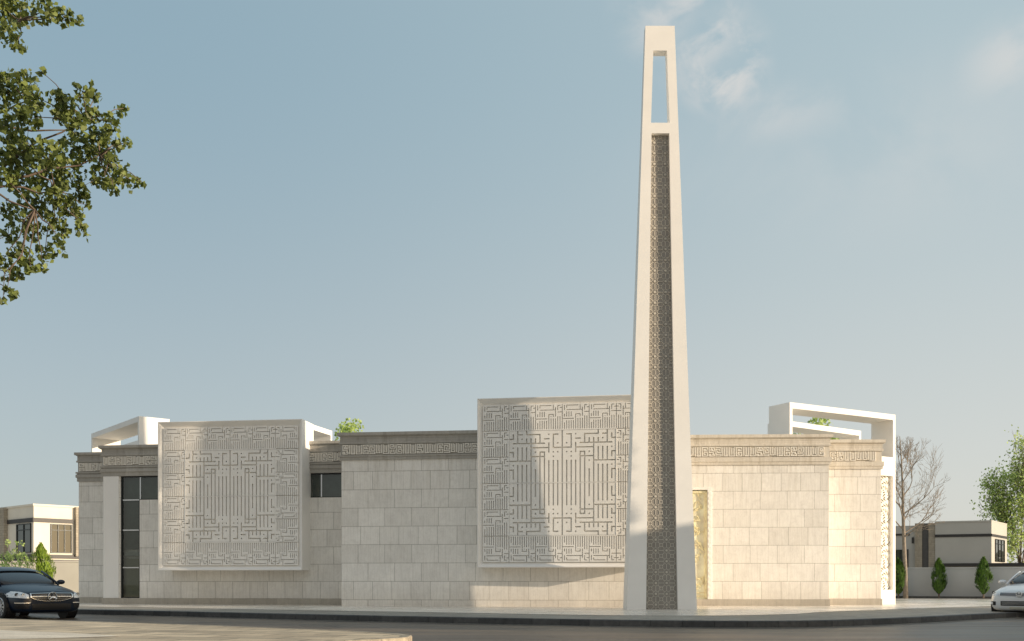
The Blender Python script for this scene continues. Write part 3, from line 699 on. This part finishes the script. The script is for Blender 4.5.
def grow(mb, p, d, L, r, depth, rg, tips, spread=.5, up=.12, minr=.008, nseg=3, kids=(2, 3)):
    pts = [p]; q = p.copy(); dd = d.copy()
    for k in range(nseg):
        dd = (dd + Vector((rg.gauss(0, .09), rg.gauss(0, .09), rg.gauss(0, .06) + up * .3))).normalized()
        q = q + dd * L / nseg; pts.append(q.copy())
    mb.tube(pts, [r * (1 - .35 * k / nseg) for k in range(nseg + 1)], 6 if r > .03 else 4, False)
    if depth == 0: tips.append((q.copy(), dd.copy())); return
    for k in range(rg.randint(*kids)):
        ax = dd.orthogonal(); ax.rotate(Matrix.Rotation(rg.uniform(0, 6.28), 3, dd))
        nd = dd.copy(); nd.rotate(Matrix.Rotation(rg.uniform(.35, 1) * spread, 3, ax.normalized())); nd.z += up; nd.normalize()
        grow(mb, q, nd, L * rg.uniform(.62, .85), max(minr, r * rg.uniform(.5, .68)), depth - 1, rg, tips, spread, up, minr, nseg, kids)
    if depth > 1 or True:
        j = rg.randint(1, nseg - 1) if nseg > 1 else 0; ax = dd.orthogonal(); ax.rotate(Matrix.Rotation(rg.uniform(0, 6.28), 3, dd))
        nd = dd.copy(); nd.rotate(Matrix.Rotation(rg.uniform(.6, 1.1), 3, ax.normalized())); nd.normalize()
        grow(mb, pts[j], nd, L * .55, max(minr, r * .4), depth - 1 if depth > 1 else 0, rg, tips, spread, up, minr, nseg, kids)
pop = empty('shade_poplar', (26.31, 21.62, 0), 0, 'unseen tall narrow tree added beyond the right edge of the view to shade the left panel', 'tree')  # unseen tree, added only for its shadow on the left panel
rg = random.Random(77); lfp = MB(); mbp = MB(); mbp.tube([(0, 0, -.1), (.05, 0, 6), (0, 0, 18.8)], [.2, .13, .02], 8)
for k in range(330):
    h = rg.uniform(.1, 1); a = rg.uniform(0, 6.28); q = .27 * (math.sin(math.pi * min(1, h ** .8 * .97)) ** .5) * rg.uniform(.5, 1); c = (q * math.cos(a), q * math.sin(a), 1 + h * 18.5)
    mbp.tube([(0, 0, max(.8, c[2] - 1.1)), c], [.03, .008], 5); leaves(lfp, c, .30, 44, .16, rg, 1.5)
mbp.build('trunk', 'bark', pop, fix=False); lfp.build('crown', 'leaf_dark', pop, fix=False)
# bare tree by the right wall
bt = empty('bare_tree', (20.25, 51.2, .2), 0, 'slender leafless tree in front of the grey wall beside the right portal', 'tree')
rg = random.Random(23); mb = MB(); tips = []
tr = [Vector((0, 0, -.1)), Vector((-.02, 0, 1.2)), Vector((-.08, 0, 2.6)), Vector((-.12, .02, 4.0)), Vector((-.16, 0, 5.6)), Vector((-.22, 0, 7.0)), Vector((-.3, .02, 8.3))]
mb.tube(tr, [.14, .11, .095, .08, .055, .035, .015], 9)
for z, a, L, e in ((3.3, 0.1, 1.5, .75), (3.5, 3.0, 1.2, .7), (3.9, .8, 1.3, .9), (4.3, -.3, 1.7, .75), (4.5, 2.6, 1.2, .95), (4.9, 1.8, 1.2, 1.0), (5.2, 0.15, 1.5, .9), (5.6, 3.3, 1.0, 1.1), (5.9, -.6, 1.1, 1.2), (6.3, .4, 1.0, 1.2), (6.6, 2.9, .8, 1.3), (7.0, -.2, .7, 1.4), (7.3, 2.2, .6, 1.5), (3.1, 5.2, 1.1, .8), (4.0, 4.2, 1.2, .9)):
    k = max(i for i in range(7) if tr[i].z <= z); t = (z - tr[k].z) / (tr[min(k + 1, 6)].z - tr[k].z); p = tr[k].lerp(tr[min(k + 1, 6)], t)
    grow(mb, p, Vector((math.cos(a), math.sin(a), e)).normalized(), L * .72, .04 - .004 * (z - 3), 4, rg, tips, .55, .10, .0055, 3, (2, 3))
mb.build('trunk', 'palebark', bt, smooth=True, fix=False)
bt.rotation_euler = (0, R(.0), 0)

def leafy(name, loc, H, cr, label, lm, seed, ls, nl, trunk_h=.3, cat='tree', depth=4, group=None, asp=1.0, rad=None):
    o = empty(name, loc, 0, label, cat, group); rg = random.Random(seed); mb = MB(); tips = []
    r0 = rad or H * .02; top = Vector((0, 0, H * trunk_h)); mb.tube([Vector((0, 0, -.1)), Vector((.02 * H * .3, 0, H * trunk_h * .5)), top], [r0, r0 * .8, r0 * .7], 8)
    for k in range(4):
        a = k * 1.57 + rg.uniform(-.4, .4)
        grow(mb, top, Vector((math.cos(a) * cr / H * 1.5, math.sin(a) * cr / H * 1.5, 1.0)).normalized(), H * .24, r0 * .5, depth - 1, rg, tips, .75, .12, H * .0012, 3, (2, 3))
    grow(mb, top, Vector((0, 0, 1)), H * .3, r0 * .6, depth - 1, rg, tips, .6, .15, H * .0012, 3, (2, 3))
    # fit tips to the requested height
    zmax = max(t[0].z for t in tips); k = H * .97 / zmax; hx = max(math.hypot(t[0].x, t[0].y) for t in tips); kx = cr * .95 / hx
    mb.v = [(v[0] * (kx if v[2] > H * trunk_h * .6 else 1 + (kx - 1) * max(0, v[2]) / (H * trunk_h * .6)), v[1] * (kx if v[2] > H * trunk_h * .6 else 1 + (kx - 1) * max(0, v[2]) / (H * trunk_h * .6)), v[2] * k) for v in mb.v]
    lf = MB()
    for t, d in tips: leaves(lf, (t.x * kx, t.y * kx, t.z * k), H * .045, nl, ls, rg)
    mb.build('trunk', 'bark', o, smooth=True, fix=False); lf.build('crown', lm, o, fix=False); return o
leafy('leafy_tree', (59.3, 116, 0), 19.2, 4.9, 'tall light green tree behind the villa at the right edge', 'leaf_light', 5, .30, 3, .12, depth=6)
leafy('leafy_tree', (58.2, 106, 0), 6.4, 3.4, 'dark dense tree low behind the right villa', 'leaf_dark', 8, .35, 70, .15, depth=4)
leafy('leafy_tree', (-9.6, 57, 0), 10.3, 1.7, 'small pale green treetop showing over the roof left of centre', 'leaf_light', 9, .2, 22, .4)
leafy('leafy_tree', (15.6, 51.5, 0), 9.8, 2.1, 'pale green treetop glimpsed through the right roof portal', 'leaf_light', 12, .2, 24, .4)
leafy('leafy_tree', (-25.4, 50.5, 0), 3.1, 1.0, 'young sparse sapling behind the roof of the dark car', 'leaf_light', 15, .13, 10, .35, depth=3, rad=.04)

def cypress(name, loc, H, r, label, lm, seed, group=None, n=3800, ls=.085):
    o = empty(name, loc, 0, label, 'cypress', group); rg = random.Random(seed); mb = MB(); mb.tube([(0, 0, -.05), (0, 0, H * .5), (0, 0, H * .9)], [.045, .03, .01], 7); mb.build('trunk', 'bark', o, fix=False)
    lf = MB()
    spr = [(rg.uniform(0, 6.28), rg.uniform(.05, .95)) for _ in range(70)]
    for k in range(n):
        a0, h0 = rg.choice(spr); a = a0 + rg.gauss(0, .22); h = min(.995, max(.02, h0 + rg.gauss(0, .045)))
        prof = (math.sin(math.pi * min(1, h ** .8)) ** .85) if h < .97 else .07
        q = r * prof * (1 - abs(rg.gauss(0, .22))) * (1 + .16 * math.sin(a * 5 + h * 9))
        p = Vector((q * math.cos(a), q * math.sin(a), .06 * H + h * H * .94)); s = ls * rg.uniform(.6, 1.3)
        d = Vector((math.cos(a) * .5, math.sin(a) * .5, 1.2)) + Vector((rg.gauss(0, .3), rg.gauss(0, .3), 0)); d.normalize(); w = Vector((-math.sin(a), math.cos(a), rg.gauss(0, .5))).normalized()
        i = len(lf.v); lf.v += [tuple(p - w * s * .3), tuple(p + w * s * .3), tuple(p + d * s * 1.2 + w * s * .12), tuple(p + d * s * 1.2 - w * s * .12)]; lf.f.append((i, i + 1, i + 2, i + 3))
    lf.build('crown', lm, o, fix=False); return o
G = 'cypresses planted along the grey wall'
cypress('cypress', (19.95, 51.4, .24), 1.95, .40, 'small dark green cypress half hidden beside the right portal leg', 'leaf_cypress', 1, G)
cypress('cypress', (21.87, 51.0, .24), 1.92, .35, 'small dark green cypress in front of the tan and charcoal stripes of the villa', 'leaf_cypress', 2, G)
cypress('cypress', (23.75, 50.15, .24), 1.95, .37, 'small dark green cypress nearest the silver car', 'leaf_cypress', 3, G)
cypress('cypress', (-25.0, 52.8, .15), 2.85, .66, 'bright lime green conical conifer behind the bonnet of the dark car', 'leaf_lime', 4, None, 5200, .1)

# ------------------------------------------------------------------ cars
def car(name, loc, rz, label, paint, W, L, Hr, style):
    o = empty(name, loc, rz, label, 'car'); hw = W / 2
    st = [(0.0, .70, .30, .63), (.05, .82, .20, .72), (.20, .90, .17, .76), (.55, .97, .17, .84), (1.05, .995, .17, .92), (1.45, 1.0, .18, .98), (2.3, 1.0, .18, .96), (3.5, 1.0, .19, .95), (4.2, .98, .21, .95), (4.62, .92, .27, .90), (4.85, .78, .36, .78)]
    k = L / 4.85; rs = []
    for y, w, zb, zt in st:
        w *= hw; h = zt - zb
        half = [(0, zb), (w * .55, zb), (w * .86, zb + .01), (w * .97, zb + h * .18), (w, zb + h * .45), (w * .985, zb + h * .72), (w * .92, zt - h * .10), (w * .74, zt - h * .02), (w * .38, zt + .018), (0, zt + .026)]
        rs.append([(x, y * k, z) for x, z in half] + [(-x, y * k, z) for x, z in half[-2:0:-1]])
    mb = MB(); mb.rings(rs); body = mb.build('body', paint, o, smooth=True, sub=2)
    gs = [(1.22, .98, .70), (1.60, 1.15, .70), (2.02, 1.30, .655), (2.45, Hr - .03, .63), (2.9, Hr, .62), (3.4, Hr - .05, .60), (3.95, 1.20, .60), (4.4, .98, .62)]
    def gring(y, zt, w, e=0):
        wb = .80 * hw + .06; zb = .86; h = zt - zb; w = w * hw * 1.06
        half = [(wb + e, zb), (wb - (wb - w) * .45 + e, zb + h * .5), (w + e, zt - .07 * min(1, h * 2) + e * .5), (w * .86 + e * .5, zt - .02 + e), (w * .45, zt + e), (0, zt + .004 + e)]
        return [(x, y * k, z) for x, z in half] + [(-x, y * k, z) for x, z in half[-2::-1]]
    mb = MB(); mb.rings([gring(*g) for g in gs], True, True); mb.build('windscreen', 'carglass', o, smooth=True, sub=1)
    mb = MB(); rr = []
    for y, zt, w in [(2.0, 1.30, .655), (2.12, 1.335, .65), (2.45, Hr - .03, .63), (2.9, Hr, .62), (3.4, Hr - .05, .60), (3.55, Hr - .10, .60)]:
        r = gring(y, zt, w, .016); rr.append(r[2:9])
    mb.rings(rr, False, False, False)
    for s in (-1, 1):   # pillars
        a = .80 * hw + .05
        mb.tube([(s * (a - .02), 1.30 * k, .93), (s * (.735 * hw + .02), 1.66 * k, 1.13), (s * .69 * hw, 2.05 * k, 1.305)], [.035, .032, .03], 6)
        mb.tube([(s * .655 * hw, 3.45 * k, Hr - .1), (s * (.68 * hw), 3.95 * k, 1.15), (s * .75 * hw, 4.35 * k, .95)], [.04, .05, .05], 6)
        mb.tube([(s * .685 * hw, 2.75 * k, Hr - .1), (s * (a + .0), 2.75 * k, .93)], .03, 6)
    mb.build('roof', paint, o, smooth=True, fix=False)
    # mirrors
    for s in (-1, 1):
        mb = MB(); cx, cy, cz = s * (hw + .06), 1.62 * k, 1.0; rr = []
        for i, (dx, sc) in enumerate(((-.11, .5), (-.07, .9), (0, 1.05), (.07, .9), (.105, .5))):
            rr.append([(cx + dx, cy + .06 * sc * math.cos(a), cz + .065 * sc * math.sin(a)) for a in [j * math.pi / 4 for j in range(8)]])
        mb.rings(rr); mb.box(min(s * (hw - .1), s * (hw + .0)), max(s * (hw - .1), s * hw), cy - .02, cy + .03, .93, .96)
        mb.build('mirror', paint, o, smooth=True)
    # wheels
    for s in (-1, 1):
        for y in (.86 * k, 3.72 * k):
            R_ = .335; x = s * (hw - .10); mb = MB()
            sec = [(-.11, .25), (-.11, .30), (-.09, R_), (.09, R_), (.115, .30), (.115, .25)]
            mb.rings([[(x + s * a, y + b * math.cos(t), R_ + b * math.sin(t)) for a, b in sec] for t in [i * math.pi / 14 for i in range(29)]], False, False, True)
            wh = mb.build('wheel', 'rubber', o, smooth=False)
            mb = MB(); n = 10
            ringp = lambda xx, b: [(x + s * xx, y + b * math.cos(t), R_ + b * math.sin(t)) for t in [i * math.pi / 14 for i in range(28)]]
            mb.rings([ringp(.112, .252), ringp(.118, .235), ringp(.03, .22)], False, False)
            for i in range(n):
                t = i * 2 * math.pi / n; mb.hexa([(x + s * xx, y + b * math.cos(t + d), R_ + b * math.sin(t + d)) for xx in (.04, .105) for b, d in ((.04, -.35), (.24, -.09), (.24, .09), (.04, .35))])
            mb.rings([ringp(.115, .055), ringp(.04, .055)], True, False); mb.build('rim', 'rim', wh)
            mb = MB(); mb.rings([[(s * (hw * (.975 if y < 2 else 1.0) + .0), y + b * math.cos(t), R_ + b * math.sin(t)) for t in [i * math.pi / 12 for i in range(24)]] for b in (.385, .30)] , False, False)
            mb.rings([[(s * (hw - .26), y + .37 * math.cos(t), R_ + .37 * math.sin(t)) for t in [i * math.pi / 12 for i in range(24)]], [(s * (hw - .0), y + .37 * math.cos(t), R_ + .37 * math.sin(t)) for t in [i * math.pi / 12 for i in range(24)]]], True, False)
            mb.build('wheel_arch', 'mesh', o)
    bpy.context.view_layer.update(); dg = bpy.context.evaluated_depsgraph_get()
    ev = body.evaluated_get(dg); tree = BVHTree.FromPolygons([v.co.copy() for v in ev.data.vertices], [tuple(p.vertices) for p in ev.data.polygons])
    def ys(x, z):                      # where the body's skin lies at this width and height
        h = tree.ray_cast(Vector((x, -2, z)), Vector((0, 1, 0)), 3.0)
        return h[0].y if h[0] is not None else 1.0
    def skin(mb, x0, x1, za, zb, d, n=12, nz=3, t=.05):
        fa = za if callable(za) else (lambda x: za); fb = zb if callable(zb) else (lambda x: zb); rr = []
        for i in range(n + 1):
            x = x0 + (x1 - x0) * i / n; zz = [fa(x) + (fb(x) - fa(x)) * q / nz for q in range(nz + 1)]
            yy = [ys(x, z) for z in zz]
            rr.append([(x, y - d, z) for y, z in zip(yy, zz)] + [(x, y + t, z) for y, z in list(zip(yy, zz))[::-1]])
        mb.rings(rr)
    def strip_(mb, x0, x1, za, zb, d, n=14, shear=0): skin(mb, x0, x1, za, zb, d, n)
    def headlight(s, x0, x1, z0, z1, rise=.06, mat='lens'):
        mb = MB(); f0 = lambda x: z0 + rise * (abs(x) - x0) + .10 * max(0, (x0 + .10 - abs(x))) ; f1 = lambda x: z1 + rise * (abs(x) - x0) - .55 * max(0, x0 + .12 - abs(x)) - 1.0 * max(0, abs(x) - x1 + .08)
        skin(mb, s * x0, s * x1, f0, f1, .014, 12, 4); h = mb.build('headlight', mat, o, smooth=False)
        for q in (.38, .68):
            x = x0 + (x1 - x0) * q; zc = (f0(x) + f1(x)) / 2; y = ys(s * x, zc) - .012; mb = MB()
            mb.rings([[(s * x + rr_ * math.cos(a), y - e, zc + rr_ * math.sin(a)) for a in [j_ * math.pi / 6 for j_ in range(12)]] for rr_, e in ((.045, -.03), (.045, .012), (.03, .012), (.022, -.004))], False, True)
            mb.build('lamp', 'mesh' if q > .5 else 'chrome', h)
    if style == 'star':
        mb = MB(); zt = lambda x: .705 - .02 * abs(x); zb = lambda x: .50 + .10 * (abs(x) / .56) ** 3
        strip_(mb, -.54, .54, zb, zt, .012); gr = mb.build('grille', 'grillebrown', o)
        mb = MB(); strip_(mb, -.56, .56, lambda x: zt(x), lambda x: zt(x) + .012, .03); strip_(mb, -.56, .56, lambda x: zb(x) - .012, zb, .03)
        for s in (-1, 1): skin(mb, s * .54, s * .57, zb(.54), zt(.54), .03, 2)
        strip_(mb, -.53, .53, .605, .62, .026); mb.build('grille_surround', 'chrome', gr)
        mb = MB()
        for q in (1, 4): strip_(mb, -.5, .5, .530 + q * .026 + (.0 if q < 3 else .012), .534 + q * .026 + (.0 if q < 3 else .012), .018)
        mb.build('slat', 'chrome', gr)
        mb = MB(); r1 = .115; cz = .61; ey_ = ys(0, .61)
        mb.rings([[((r1 + .014 * math.cos(b)) * math.cos(a), ey_ - .05 + .014 * math.sin(b), cz + (r1 + .014 * math.cos(b)) * math.sin(a)) for b in [j * math.pi / 3 for j in range(6)]] for a in [i * math.pi / 16 for i in range(33)]], False, False)
        for a in (90, 210, 330):
            a = R(a); ux, uz = math.cos(a), math.sin(a)
            mb.hexa([(-uz * .022, ey_ - .04, cz + ux * .022), (uz * .022, ey_ - .04, cz - ux * .022), (uz * .003 + ux * r1, ey_ - .04, cz - ux * .003 + uz * r1), (-uz * .003 + ux * r1, ey_ - .04, cz + ux * .003 + uz * r1),
                     (-uz * .022, ey_ - .06, cz + ux * .022), (uz * .022, ey_ - .06, cz - ux * .022), (uz * .003 + ux * r1, -.09, cz - ux * .003 + uz * r1), (-uz * .003 + ux * r1, -.09, cz + ux * .003 + uz * r1)])
        e = mb.build('emblem', 'chrome', o); e['label'] = 'three pointed star in a ring on the grille'
        mb = MB(); strip_(mb, -.52, .52, lambda x: .26, lambda x: .43 - .02 * abs(x), .012); mb.build('air_intake', 'mesh', o)
        for s in (-1, 1):
            headlight(s, .60, .92, .56, .73, .10)
            mb = MB(); skin(mb, s * .60, s * .86, .29, .42, .008, 8); v = mb.build('vent', 'mesh', o)
            mb = MB(); skin(mb, s * .57, s * .87, .435, .458, .016, 8, 1); mb.build('light_strip', 'chrome', v)
    else:
        mb = MB(); strip_(mb, -.52, .52, lambda x: .60 + .03 * abs(x), lambda x: .69 + .015 * abs(x), .014); gr = mb.build('grille', 'mesh', o)
        mb = MB(); strip_(mb, -.5, .5, .628, .636, .03); strip_(mb, -.52, .52, .663, .672, .03); mb.build('slat', 'chrome', gr)
        mb = MB(); cz = .648; r1 = .078; ey_ = ys(0, cz)
        mb.rings([[((r1 + .009 * math.cos(b)) * math.cos(a), ey_ - .045 + .012 * math.sin(b), cz + (r1 + .009 * math.cos(b)) * math.sin(a)) for b in [j * math.pi / 3 for j in range(6)]] for a in [i * math.pi / 16 for i in range(33)]], False, False)
        for p, q in (((-.034, .066), (0, .008)), ((.034, .066), (0, .008)), ((-.068, .03), (-.03, -.066)), ((-.03, -.066), (0, -.008)), ((0, -.008), (.03, -.066)), ((.03, -.066), (.068, .03))):
            mb.bar((p[0], cz + p[1]), (q[0], cz + q[1]), .014, .014, ey_ - .03)
        e = mb.build('emblem', 'chrome', o); e['label'] = 'round chrome badge with stacked letters V and W'
        mb = MB(); strip_(mb, -.50, .50, lambda x: .33, lambda x: .46, .014); ai = mb.build('air_intake', 'mesh', o)
        mb = MB()
        for q in range(3): strip_(mb, -.47, .47, .36 + q * .032, .367 + q * .032, .022)
        mb.build('slat', 'rim', ai)
        mb = MB(); strip_(mb, -.26, .26, .225, .30, .03); mb.build('number_plate', 'plate', o)
        for s in (-1, 1):
            headlight(s, .56, .93, .60, .73, .12)
            mb = MB(); skin(mb, s * .64, s * .86, .34, .45, .010, 8); v = mb.build('fog_lamp_surround', 'mesh', o)
            x = s * .74; y = ys(x, .40); mb = MB(); mb.rings([[(x + r_ * math.cos(a), y - e, .395 + r_ * math.sin(a)) for a in [j * math.pi / 6 for j in range(12)]] for r_, e in ((.038, -.02), (.038, .02), (.02, .022))], False, True); mb.build('fog_lamp', 'lens', v)
    for wp in ([(-.12, 1.12 * k, .925), (-.45, 1.32 * k, .96)], [(.2, 1.1 * k, .925), (.6, 1.34 * k, .96)]):
        mb = MB(); mb.tube(wp, .008, 4); mb.build('wiper', 'rubber', o)
    return o
car('parked_car', (-12.30, 26.62, 0), R(50), 'glossy dark navy saloon with star emblem at far left edge', 'navy', 1.93, 4.9, 1.42, 'star')
car('parked_car', (14.22, 27.9, 0), R(-45), 'silver saloon with round badge at the right edge beside the kerb', 'silver', 1.86, 4.8, 1.43, 'badge')

# ------------------------------------------------------------------ light, sky, camera
EL = R(10.5); t_ = 2.65; az = math.atan(t_)
sd = Vector((math.sin(az) * math.cos(EL), -math.cos(az) * math.cos(EL), math.sin(EL)))
sun = bpy.data.lights.new('sun', 'SUN'); sun.energy = 5.0; sun.angle = R(.55); sun.color = (1, .825, .62)
so = bpy.data.objects.new('sun', sun); COL.objects.link(so); so.rotation_euler = (-sd).to_track_quat('-Z', 'Y').to_euler(); so.location = (30, -10, 30)
w = bpy.data.worlds.new('World'); scene.world = w; w.use_nodes = True; n = w.node_tree.nodes; l = w.node_tree.links
bg = n['Background']; sky = n.new('ShaderNodeTexSky'); sky.sky_type = 'NISHITA'; sky.sun_disc = False
sky.sun_elevation = EL; sky.sun_rotation = math.pi - az; sky.altitude = 0; sky.air_density = 1.0; sky.dust_density = 1.6; sky.ozone_density = 1.5
bg.inputs['Strength'].default_value = .15
tc = n.new('ShaderNodeTexCoord')
def cloud(px, py, rx, rz_, sc, amt, col_in):
    d = Vector(((px - 512) / F, 1, (582 - py) / F)).normalized()
    mp = n.new('ShaderNodeMapping'); mp.vector_type = 'POINT'; mp.inputs['Location'].default_value = (-d.x / rx, 0, -d.z / rz_); mp.inputs['Scale'].default_value = (1 / rx, .0, 1 / rz_)
    l.new(tc.outputs['Generated'], mp.inputs[0])
    ln = n.new('ShaderNodeVectorMath'); ln.operation = 'LENGTH'; l.new(mp.outputs[0], ln.inputs[0])
    mr = n.new('ShaderNodeMapRange'); mr.interpolation_type = 'SMOOTHSTEP'; l.new(ln.outputs['Value'], mr.inputs[0]); mr.inputs[1].default_value = 1; mr.inputs[2].default_value = 0
    ns = n.new('ShaderNodeTexNoise'); ns.inputs['Scale'].default_value = sc; ns.inputs['Detail'].default_value = 8; ns.inputs['Roughness'].default_value = .58; ns.inputs['Distortion'].default_value = .6; l.new(tc.outputs['Generated'], ns.inputs['Vector'])
    m2 = n.new('ShaderNodeMapRange'); m2.interpolation_type = 'SMOOTHSTEP'; l.new(ns.outputs['Fac'], m2.inputs[0]); m2.inputs[1].default_value = .40; m2.inputs[2].default_value = .64
    mu = n.new('ShaderNodeMath'); mu.operation = 'MULTIPLY'; l.new(mr.outputs[0], mu.inputs[0]); l.new(m2.outputs[0], mu.inputs[1])
    m3 = n.new('ShaderNodeMath'); m3.operation = 'MULTIPLY'; l.new(mu.outputs[0], m3.inputs[0]); m3.inputs[1].default_value = amt
    mx = n.new('ShaderNodeMix'); mx.data_type = 'RGBA'; l.new(m3.outputs[0], mx.inputs[0]); l.new(col_in, mx.inputs[6]); mx.inputs[7].default_value = CLOUD
    return mx.outputs[2]
CLOUD = (5.0, 4.8, 4.6, 1)
# haze: a pale veil, strongest towards the horizon
sp = n.new('ShaderNodeSeparateXYZ'); l.new(tc.outputs['Generated'], sp.inputs[0])
def mr_(src, a, b, c0, c1):
    q = n.new('ShaderNodeMapRange'); q.interpolation_type = 'SMOOTHSTEP'; l.new(src, q.inputs[0])
    for k, v in zip((1, 2, 3, 4), (a, b, c0, c1)): q.inputs[k].default_value = v
    return q.outputs[0]
def mx_(f, a, b):
    q = n.new('ShaderNodeMix'); q.data_type = 'RGBA'
    if isinstance(f, float): q.inputs[0].default_value = f
    else: l.new(f, q.inputs[0])
    for k, v in ((6, a), (7, b)):
        if isinstance(v, tuple): q.inputs[k].default_value = (*v, 1)
        else: l.new(v, q.inputs[k])
    return q.outputs[2]
side_ = mr_(sp.outputs[0], -.45, .5, 0, 1)
hi = mx_(side_, (2.0, 2.9, 3.42), (3.3, 4.1, 4.35)); lo = mx_(side_, (3.4, 3.72, 3.78), (4.95, 4.9, 4.6))
grad = mx_(mr_(sp.outputs[2], -.02, .50, 0, 1), lo, hi)
grad = mx_(mr_(sp.outputs[1], -.45, .1, 1, 0), grad, (4.35, 4.25, 4.0))
mx = n.new('ShaderNodeMix'); mx.data_type = 'RGBA'; l.new(mr_(sp.outputs[1], -.5, .1, .60, .84), mx.inputs[0]); l.new(sky.outputs[0], mx.inputs[6]); l.new(grad, mx.inputs[7])
c = mx.outputs[2]
for a in ((655, 0, .05, .05, 14, .6), (690, 30, .06, .05, 17, .75), (718, 60, .055, .045, 18, .8), (728, 82, .045, .035, 18, .7), (770, 115, .10, .03, 12, .3), (1010, 55, .045, .04, 9, .5), (900, 150, .3, .10, 4, .2)): c = cloud(*a, c)
l.new(c, bg.inputs['Color'])
cam = bpy.data.cameras.new('camera'); co = bpy.data.objects.new('camera', cam); COL.objects.link(co)
co.location = (0, 0, 1.0); co.rotation_euler = (R(90), 0, 0); cam.lens = 35; cam.sensor_width = 36; cam.shift_y = 261.5 / 1024; cam.clip_end = 6000
scene.camera = co
scene.view_settings.view_transform = 'Standard'; scene.view_settings.look = 'None'; scene.view_settings.exposure = 0
scene.render.engine = 'CYCLES'
